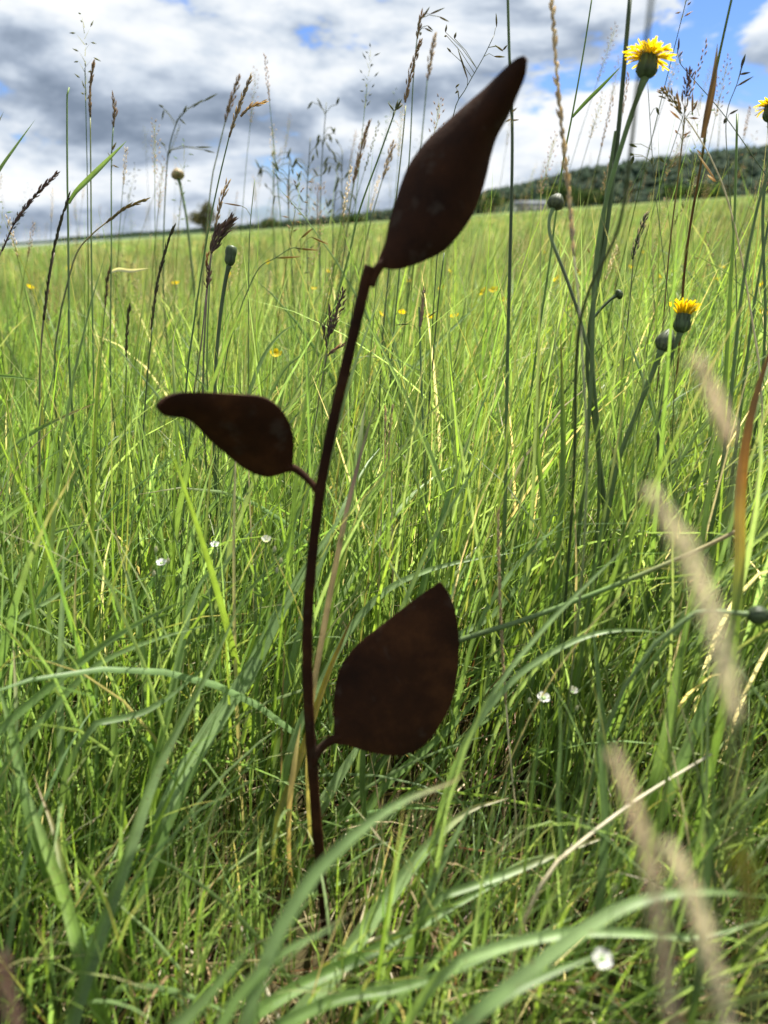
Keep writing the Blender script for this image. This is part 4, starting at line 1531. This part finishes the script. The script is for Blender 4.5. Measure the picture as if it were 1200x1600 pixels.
G('long thick fallen stem slanting behind the lowest rusty leaf', .555, 10, ('green', 'stem', 'green', 'bronze'), [(640, 1035), (720, 1000), (820, 968), (930, 927), (1020, 890), (1100, 855), (1160, 825)], (), d1=.54, name='fallen_stem', group='')
G('dark stout stem crossing the right grass with a twin beside it', .72, 9, ('stem', 'stemdark', 'stem', 'stemdark'), [(1002, 1120), (995, 1000), (960, 880), (943, 780), (930, 640), (925, 500), (945, 380), (965, 215), (985, -10)], (), d1=.60)
G('slim dark stem beside the stout one in the right grass', .73, 7, ('stem', 'stemdark', 'stem'), [(990, 1090), (975, 960), (952, 830), (935, 700), (917, 560), (935, 420), (948, 300), (962, 205)], (), d1=.62)
G('pale straw stem lying across the lower right grass', .42, 5.5, ('straw', 'cream', 'cream'), [(872, 1345), (940, 1290), (1010, 1240), (1112, 1178)], (), d1=.47, name='dry_straw', group='')
G('bent tan straw lying beside the base of the stake', .48, 9, ('tan', 'cream', 'straw'), [(560, 1476), (585, 1468), (618, 1456)], (), name='dry_straw', group='')
G('bud-tipped brown stalk low at the left edge', .9, 3, 'tan', [(60, 900), (54, 830), (48, 790)], [('narrow', [(48, 795), (44, 775), (36, 762)], 'tan', 'cream', 4)])
# out of focus plumes close to the lens
G('blurred pinkish plume close to the lens at the right, highest of these', .15, 6, ('olive', 'pink'), [(1150, 860), (1146, 760), (1140, 690)], [('plume', [(1142, 700), (1118, 630), (1090, 565)], 'blush', 'husk', 12)], group='blurred plumes close to the lens')
G('blurred cream plume close to the lens in the right middle', .14, 7, ('olive', 'olive', 'pink'), [(1160, 1280), (1140, 1130), (1118, 1000)], [('plume', [(1150, 1130), (1115, 980), (1080, 880), (1020, 772)], 'husk', 'husk', 17)], group='blurred plumes close to the lens')
G('blurred pinkish plume near the bottom, left of the pale thick one', .14, 10, ('pink', 'tan'), [(1062, 1640), (1040, 1480), (1010, 1350)], [('plume', [(1050, 1600), (1030, 1440), (1000, 1300), (962, 1185)], 'blush', 'husk', 11)], group='blurred plumes close to the lens')
G('thick pale plume close to the lens in the bottom right corner', .14, 14, ('cream', 'straw'), [(1150, 1660), (1130, 1560), (1100, 1460)], [('plume', [(1140, 1620), (1105, 1480), (1075, 1390), (1045, 1325)], 'husk', 'husk', 13)], group='blurred plumes close to the lens')
G('dark blurred stalk with yellowish tip near the right bottom edge', .15, 18, ('green', 'stem', 'olive'), [(1180, 1680), (1175, 1500), (1165, 1390)], [('plume', [(1170, 1430), (1166, 1380), (1160, 1340)], 'yellow', 'lime', 20)], group='blurred plumes close to the lens')
G('greyish purple blurred plume in the bottom left corner', .22, 6, ('purple', 'pink'), [(40, 1680), (25, 1600)], [('plume', [(30, 1620), (14, 1560), (2, 1500)], 'pink', 'purple', 16)], group='blurred plumes close to the lens')

# distant flowering grass, too many and too soft to tell apart
def distant_heads():
    r = np.random.default_rng(77)
    st, sp_v, sp_f, sp_c = [], [], [], []
    n = 1000
    x, y = scatter(n, 1.15, 14.0, 1.3, r)
    x2, y2 = scatter(1100, 1.6, 16.0, 1.1, r)
    x, y = np.concatenate([x, x2]), np.concatenate([y, y2])
    h = np.concatenate([r.uniform(.34, .66, n), r.uniform(.22, .44, 1100)])
    n += 1100
    tall = (r.uniform(size=n) < .22) & (np.arange(n) < n - 1100)
    h[tall] += r.uniform(.08, .24, tall.sum())
    m_v, m_f, m_c = [], [], []
    cnt = 0
    for i in range(n):
        b = np.array([x[i], y[i], ground_z(x[i], y[i])])
        lean = np.array([r.normal(.10, .09), r.normal(0, .07), 1.0])
        bow = np.array([r.normal(.05, .05), r.normal(0, .04), 0])
        t = np.linspace(0, 1, 7)[:, None]
        ax = b + lean * h[i] * t + bow * h[i] * t * t
        wv = .0011 * (1 - .55 * t)
        a = np.array([1.0, 0.25, 0]) * wv
        c_ = np.array([-.25, 1.0, 0]) * wv
        v = np.stack([ax - a, ax + c_ * .8, ax + a], 1).reshape(-1, 3)
        k = np.arange(6)[:, None] * 3
        f = np.concatenate([np.stack([k[:, 0] + q, k[:, 0] + (q + 1) % 3, k[:, 0] + 3 + (q + 1) % 3, k[:, 0] + 3 + q], 1) for q in range(3)])
        cs = C(['stem', 'pale', 'olive', 'green'][r.integers(4)])
        m_v.append(v); m_f.append(f + cnt); m_c.append(np.repeat(cs[None] * r.uniform(.8, 1.2), len(v), 0)); cnt += len(v)
        kind = r.integers(3) if i < n - 1100 else 2 * r.integers(2)
        hl = [.075, .13, .10][kind] * r.uniform(.7, 1.2)
        ns = [26, 16, 34][kind]
        cc = C([['bronze', 'tan', 'olive', 'cream'], ['grey', 'olive', 'bronze', 'pale'], ['tan', 'cream', 'pink', 'straw']][kind][r.integers(4)])
        tp = ax[-1]
        dr = norm(ax[-1] - ax[-2])
        for q in range(ns):
            u = q / ns
            e = [.0025, .013, .009][kind] * math.sin(math.pi * (.15 + .8 * (1 - u))) * r.uniform(.3, 1.1)
            an = q * 2.4
            o = np.array([math.cos(an), math.sin(an), 0]) * e
            p0 = tp + dr * hl * (u - .35) + o + np.array([0, 0, -.3 * e])
            d_ = norm(dr * [1, .25, .8][kind] + norm(o + 1e-6) * [.25, .6, .5][kind] + np.array([0, 0, [0, -.6, 0][kind]]) * r.uniform(-1, 1))
            ln = [.007, .011, .006][kind] * r.uniform(.7, 1.3)
            wd = [.0011, .0012, .001][kind]
            s1 = norm(np.cross(d_, [.2, 1, .1])) * wd
            s2 = np.cross(norm(s1), d_) * wd
            v = np.array([p0, p0 + d_ * ln * .4 + s1, p0 + d_ * ln * .4 + s2, p0 + d_ * ln * .4 - s1, p0 + d_ * ln * .4 - s2, p0 + d_ * ln])
            f = np.array([(0, 1, 2, 2), (0, 2, 3, 3), (0, 3, 4, 4), (0, 4, 1, 1), (5, 2, 1, 1), (5, 3, 2, 2), (5, 4, 3, 3), (5, 1, 4, 4)])
            sp_v.append(v); sp_f.append(f[:, :3]); sp_c.append(np.repeat(cc[None] * r.uniform(.7, 1.3), 6, 0))
            if kind >= 1 and e > .003:
                q0 = tp + dr * hl * (u - .5)
                vv_ = np.array([q0, q0 + [.0009, 0, 0.0003], p0])
                sp_v.append(vv_); sp_f.append(np.array([(0, 1, 2)])); sp_c.append(np.repeat(C('olive')[None], 3, 0))
    loops, sizes = [], []
    for f in m_f:
        loops.append(f.ravel()); sizes.append(np.full(len(f), 4))
    for v, f in zip(sp_v, sp_f):
        loops.append((f + cnt).ravel()); sizes.append(np.full(len(f), 3)); cnt += len(v)
    me = raw_mesh('distant_flowering_grass', np.concatenate(m_v + sp_v), np.concatenate(loops), np.concatenate(sizes), np.concatenate(m_c + sp_c))
    me.materials.append(M_SEED)
    o = bpy.data.objects.new('distant_flowering_grass', me)
    col.objects.link(o)
    tag(o, 'soft mass of distant grass stalks with feathery seed heads', kind='stuff')


distant_heads()

# ================================================================== BROAD BLADES
grass_tuft('long broad blue-green blades rising past the stake from its left', [
    ([(262, 1260), (290, 1205), (335, 1130), (385, 1058), (425, 980), (480, 885), (548, 785)], 34, .54, .66, ('green', 'pale', 'blue', 'pale'), .2),
    ([(110, 1610), (150, 1480), (200, 1340), (250, 1195), (330, 1040), (388, 915)], 27, .40, .52, ('green', 'blue', 'pale', 'pale'), -.3),
    ([(215, 1420), (260, 1300), (310, 1190), (345, 1100)], 16, .5, .55, 'green', .3),
    ([(300, 1480), (380, 1370), (430, 1280), (480, 1200), (520, 1130)], 26, .60, .68, ('green', 'blue', 'green'), .25),
    ([(290, 1520), (350, 1400), (400, 1290), (450, 1180), (476, 1100)], 22, .60, .68, ('green', 'pale', 'blue'), .5),
])
grass_tuft('tuft of straight blades fanning in the lower left corner', [
    ([(118, 1470), (100, 1400), (70, 1320), (30, 1195)], 22, .50, .58, ('green', 'lime', 'pale'), .2),
    ([(128, 1480), (100, 1380), (85, 1300), (52, 1210)], 14, .50, .58, ('lime', 'green', 'tan'), .4),
    ([(40, 1250), (20, 1150), (-5, 1060)], 18, .58, .62, 'green', -.2),
    ([(95, 1160), (94, 1060), (97, 950), (101, 828)], 13, .66, .72, ('green', 'pale', 'pale'), .1),
    ([(130, 1160), (122, 1050), (117, 940), (122, 850)], 8, .66, .72, ('green', 'lime', 'tan'), .3),
    ([(22, 1200), (25, 1100), (20, 1000)], 9, .62, .66, ('green', 'pale', 'straw'), .3),
], near=.86)
grass_tuft('folded bright blade with dry tip and its bent neighbour left of the stake', [
    ([(240, 1200), (233, 1110), (222, 1010), (205, 920), (185, 850), (176, 798)], 16, .68, .76, ('green', 'lime', 'lime', 'pale', 'tan'), .4),
    ([(243, 1200), (268, 1085), (290, 980), (300, 940), (318, 902), (345, 885), (372, 875)], 15, .66, .72, ('green', 'lime', 'pale', 'pale'), .2),
    ([(180, 1190), (178, 1130), (180, 1020)], 13, .66, .7, 'lime', .2),
    ([(150, 1190), (152, 1000), (165, 900)], 8, .7, .74, 'green', .2),
], near=.86)
grass_tuft('blades leaning low towards the upper right across the left grass', [
    ([(-10, 1150), (40, 1105), (100, 1055), (180, 995), (260, 950), (305, 935)], 16, .58, .64, ('blue', 'green', 'blue'), .3),
    ([(20, 1180), (80, 1110), (150, 1040), (240, 1000), (330, 975)], 13, .62, .68, ('pale', 'green', 'pale'), .2),
    ([(-10, 1010), (30, 965), (90, 930), (150, 880)], 11, .72, .76, 'pale', .2),
    ([(30, 870), (90, 830), (160, 815)], 9, .8, .84, ('lime', 'pale'), .2),
    ([(-20, 830), (20, 800), (60, 775)], 12, .8, .84, 'lime', .2),
    ([(30, 688), (80, 660), (155, 627)], 8, .9, .92, ('pale', 'green', 'tan'), .2),
    ([(150, 1130), (230, 1110), (300, 1060), (330, 1030)], 12, .6, .66, 'blue', .2),
], near=.86)
grass_tuft('broad flat blades leaning right from the foot of the stake', [
    ([(455, 1600), (510, 1535), (600, 1412), (650, 1345), (690, 1300), (735, 1265), (795, 1247)], 32, .44, .52, ('green', 'pale', 'pale', 'pale', 'straw'), .1),
    ([(660, 1420), (690, 1350), (715, 1300), (742, 1247)], 15, .48, .5, ('green', 'pale', 'pale'), .2),
    ([(405, 1425), (470, 1398), (540, 1370), (640, 1342), (710, 1318), (770, 1335)], 22, .60, .64, ('green', 'pale', 'pale', 'green'), .3),
    ([(405, 1580), (470, 1540), (600, 1478), (700, 1420), (830, 1352)], 24, .42, .50, ('green', 'green', 'blue'), .2),
    ([(440, 1600), (530, 1560), (620, 1545), (720, 1512), (830, 1468)], 24, .38, .42, ('green', 'green', 'blue'), .3),
    ([(540, 1620), (590, 1570), (640, 1520)], 12, .42, .45, ('lime', 'pale'), .3),
    ([(600, 1600), (640, 1540), (690, 1490), (760, 1420)], 15, .42, .46, ('green', 'lime'), .3),
], )
grass_tuft('blurred dark blue-green blade crossing in front of the stake foot', [
    ([(395, 1560), (430, 1468), (480, 1382), (520, 1335), (580, 1283), (640, 1246), (706, 1222), (728, 1206)], 27, .29, .34, ('green', 'blue', 'blue', 'blue', 'pale', 'tan'), .15),
    ([(330, 1640), (370, 1560), (440, 1490), (540, 1440)], 22, .28, .31, ('green', 'green', 'blue'), .3),
    ([(240, 1640), (320, 1560), (400, 1470)], 28, .27, .3, ('dark', 'green'), .3),
])
grass_tuft('pale arching blade curving over from behind the lowest leaf', [
    ([(455, 1170), (478, 1110), (505, 1062), (545, 985), (600, 925), (650, 898), (700, 882), (760, 870), (812, 862)], 15, .60, .66, ('green', 'pale', 'pale', 'pale'), .2),
    ([(690, 960), (715, 905), (738, 865)], 10, .68, .7, 'pale', .2),
    ([(720, 990), (770, 960), (820, 900), (870, 830)], 12, .68, .72, ('blue', 'green'), .3),
])
grass_tuft('cluster of broad blades behind and below the lowest rusty leaf', [
    ([(465, 1330), (495, 1270), (545, 1190), (590, 1120)], 24, .58, .62, ('green', 'pale', 'pale'), .2),
    ([(480, 1370), (520, 1290), (590, 1200), (650, 1120)], 22, .60, .64, ('green', 'dark'), .4),
    ([(520, 1360), (555, 1290), (590, 1235), (640, 1170)], 14, .6, .64, ('green', 'pale'), .2),
    ([(540, 1330), (600, 1230), (690, 1150), (770, 1070), (880, 1010)], 15, .60, .66, ('green', 'green', 'blue'), .3),
    ([(600, 1290), (690, 1180), (770, 1120), (850, 1090)], 13, .62, .66, ('blue', 'green'), .3),
], near=1.04)
grass_tuft('pale green blade arching flat over the right grass', [
    ([(760, 1110), (810, 1055), (870, 1015), (930, 990), (990, 984), (1058, 992)], 12, .58, .62, ('blue', 'blue', 'pale', 'pale'), .2),
    ([(800, 1040), (860, 970), (930, 900), (988, 845)], 9, .52, .56, 'pale', .2),
    ([(780, 920), (820, 870), (895, 800)], 9, .7, .74, ('blue', 'green'), .2),
], near=.86)
grass_tuft('two wide blades arching across the bottom right corner', [
    ([(760, 1570), (830, 1515), (920, 1448), (1000, 1408), (1090, 1393), (1215, 1402)], 27, .30, .33, ('blue', 'blue', 'pale', 'pale', 'green'), .2),
    ([(720, 1500), (800, 1474), (900, 1456), (1000, 1458), (1100, 1462), (1215, 1428)], 21, .36, .38, ('green', 'pale', 'pale', 'green'), .2),
    ([(690, 1400), (800, 1362), (880, 1330), (980, 1296)], 16, .46, .5, ('green', 'pale', 'straw'), .2),
    ([(700, 1620), (780, 1560), (860, 1520), (940, 1490)], 24, .3, .33, ('dark', 'blue', 'green'), .2),
])
grass_tuft('bright lime upright blades in the right grass', [
    ([(1030, 1195), (1050, 1110), (1065, 1020), (1085, 930)], 22, .58, .64, ('lime', 'lime', 'lime'), .2),
    ([(1050, 1230), (1090, 1130), (1130, 1030), (1165, 900)], 22, .56, .62, ('lime', 'green', 'lime'), .3),
    ([(945, 1180), (935, 1060), (925, 960)], 13, .62, .66, 'blue', .2),
    ([(876, 800), (880, 700), (878, 600), (876, 512)], 11, .76, .8, ('green', 'green', 'lime', 'brown'), .2),
    ([(848, 780), (838, 660), (850, 552)], 10, .78, .8, ('green', 'lime', 'brown'), .2),
    ([(1095, 860), (1110, 760), (1130, 640), (1143, 400), (1150, 300)], 11, .64, .7, ('green', 'lime', 'green'), .1),
    ([(940, 1380), (945, 1280), (938, 1180), (930, 1120)], 17, .5, .54, ('dark', 'green'), .2),
    ([(1095, 1500), (1105, 1380), (1115, 1250), (1110, 1150)], 16, .42, .46, ('dark', 'green'), .2),
    ([(880, 1340), (872, 1240), (876, 1150), (870, 1050)], 9, .52, .56, ('stem', 'green'), .2),
], near=.86)
grass_tuft('withered orange-brown blade at the right edge', [
    ([(1150, 960), (1156, 870), (1156, 800), (1163, 710), (1178, 630), (1205, 545), (1225, 500)], 21, .46, .46, ('green', 'green', 'lime', 'yellow', 'orange', 'brown', 'brown', 'orange'), .35),
])
grass_tuft('yellowing tan blades close behind the stake stem', [
    ([(440, 1260), (470, 1180), (510, 1060), (535, 1000), (560, 942)], 14, .58, .60, ('olive', 'olive', 'yellow', 'yellow', 'brown'), .2),
    ([(492, 1060), (508, 970), (525, 880), (546, 780), (572, 680), (602, 585)], 11, .55, .60, ('olive', 'tan', 'tan', 'purple', 'green'), .3),
    ([(540, 810), (552, 760), (562, 690), (572, 628)], 15, .72, .74, ('pale', 'pale', 'pale', 'cream'), .1),
    ([(455, 1230), (462, 1180), (470, 1130)], 11, .56, .56, ('tan', 'straw'), .2),
])
grass_tuft('two slender blades pointing into the sky at the left edge', [
    ([(-40, 340), (-5, 272), (25, 228), (55, 187)], 7, .70, .72, ('green', 'pale'), .2),
    ([(-20, 215), (-5, 195), (6, 174)], 4, .7, .72, 'grey', .2),
    ([(-20, 585), (20, 588), (62, 595)], 8, .74, .74, ('green', 'green'), .2),
])
grass_tuft('pale blades curving up in the middle meadow left of the stake', [
    ([(380, 640), (410, 560), (440, 520), (470, 503)], 8, .82, .84, ('green', 'pale', 'pale'), .2),
    ([(420, 620), (450, 570), (500, 540)], 7, .9, .9, ('pale', 'blue'), .2),
    ([(430, 690), (440, 620), (455, 560)], 7, .9, .9, 'blue', .2),
    ([(275, 660), (272, 590), (270, 540), (276, 503)], 6, .8, .8, ('green', 'pale', 'cream'), .2),
    ([(640, 580), (700, 520), (758, 465)], 8, 1.1, 1.15, 'pale', .2),
    ([(718, 780), (735, 720), (700, 650), (680, 600)], 9, .8, .82, ('green', 'pale'), .2),
    ([(745, 840), (720, 740), (690, 620)], 12, .76, .8, ('green', 'pale', 'green'), .2),
])
print('objects', len(bpy.data.objects), 'tris', sum(len(m.loops) - 2 * len(m.polygons) for m in bpy.data.meshes))
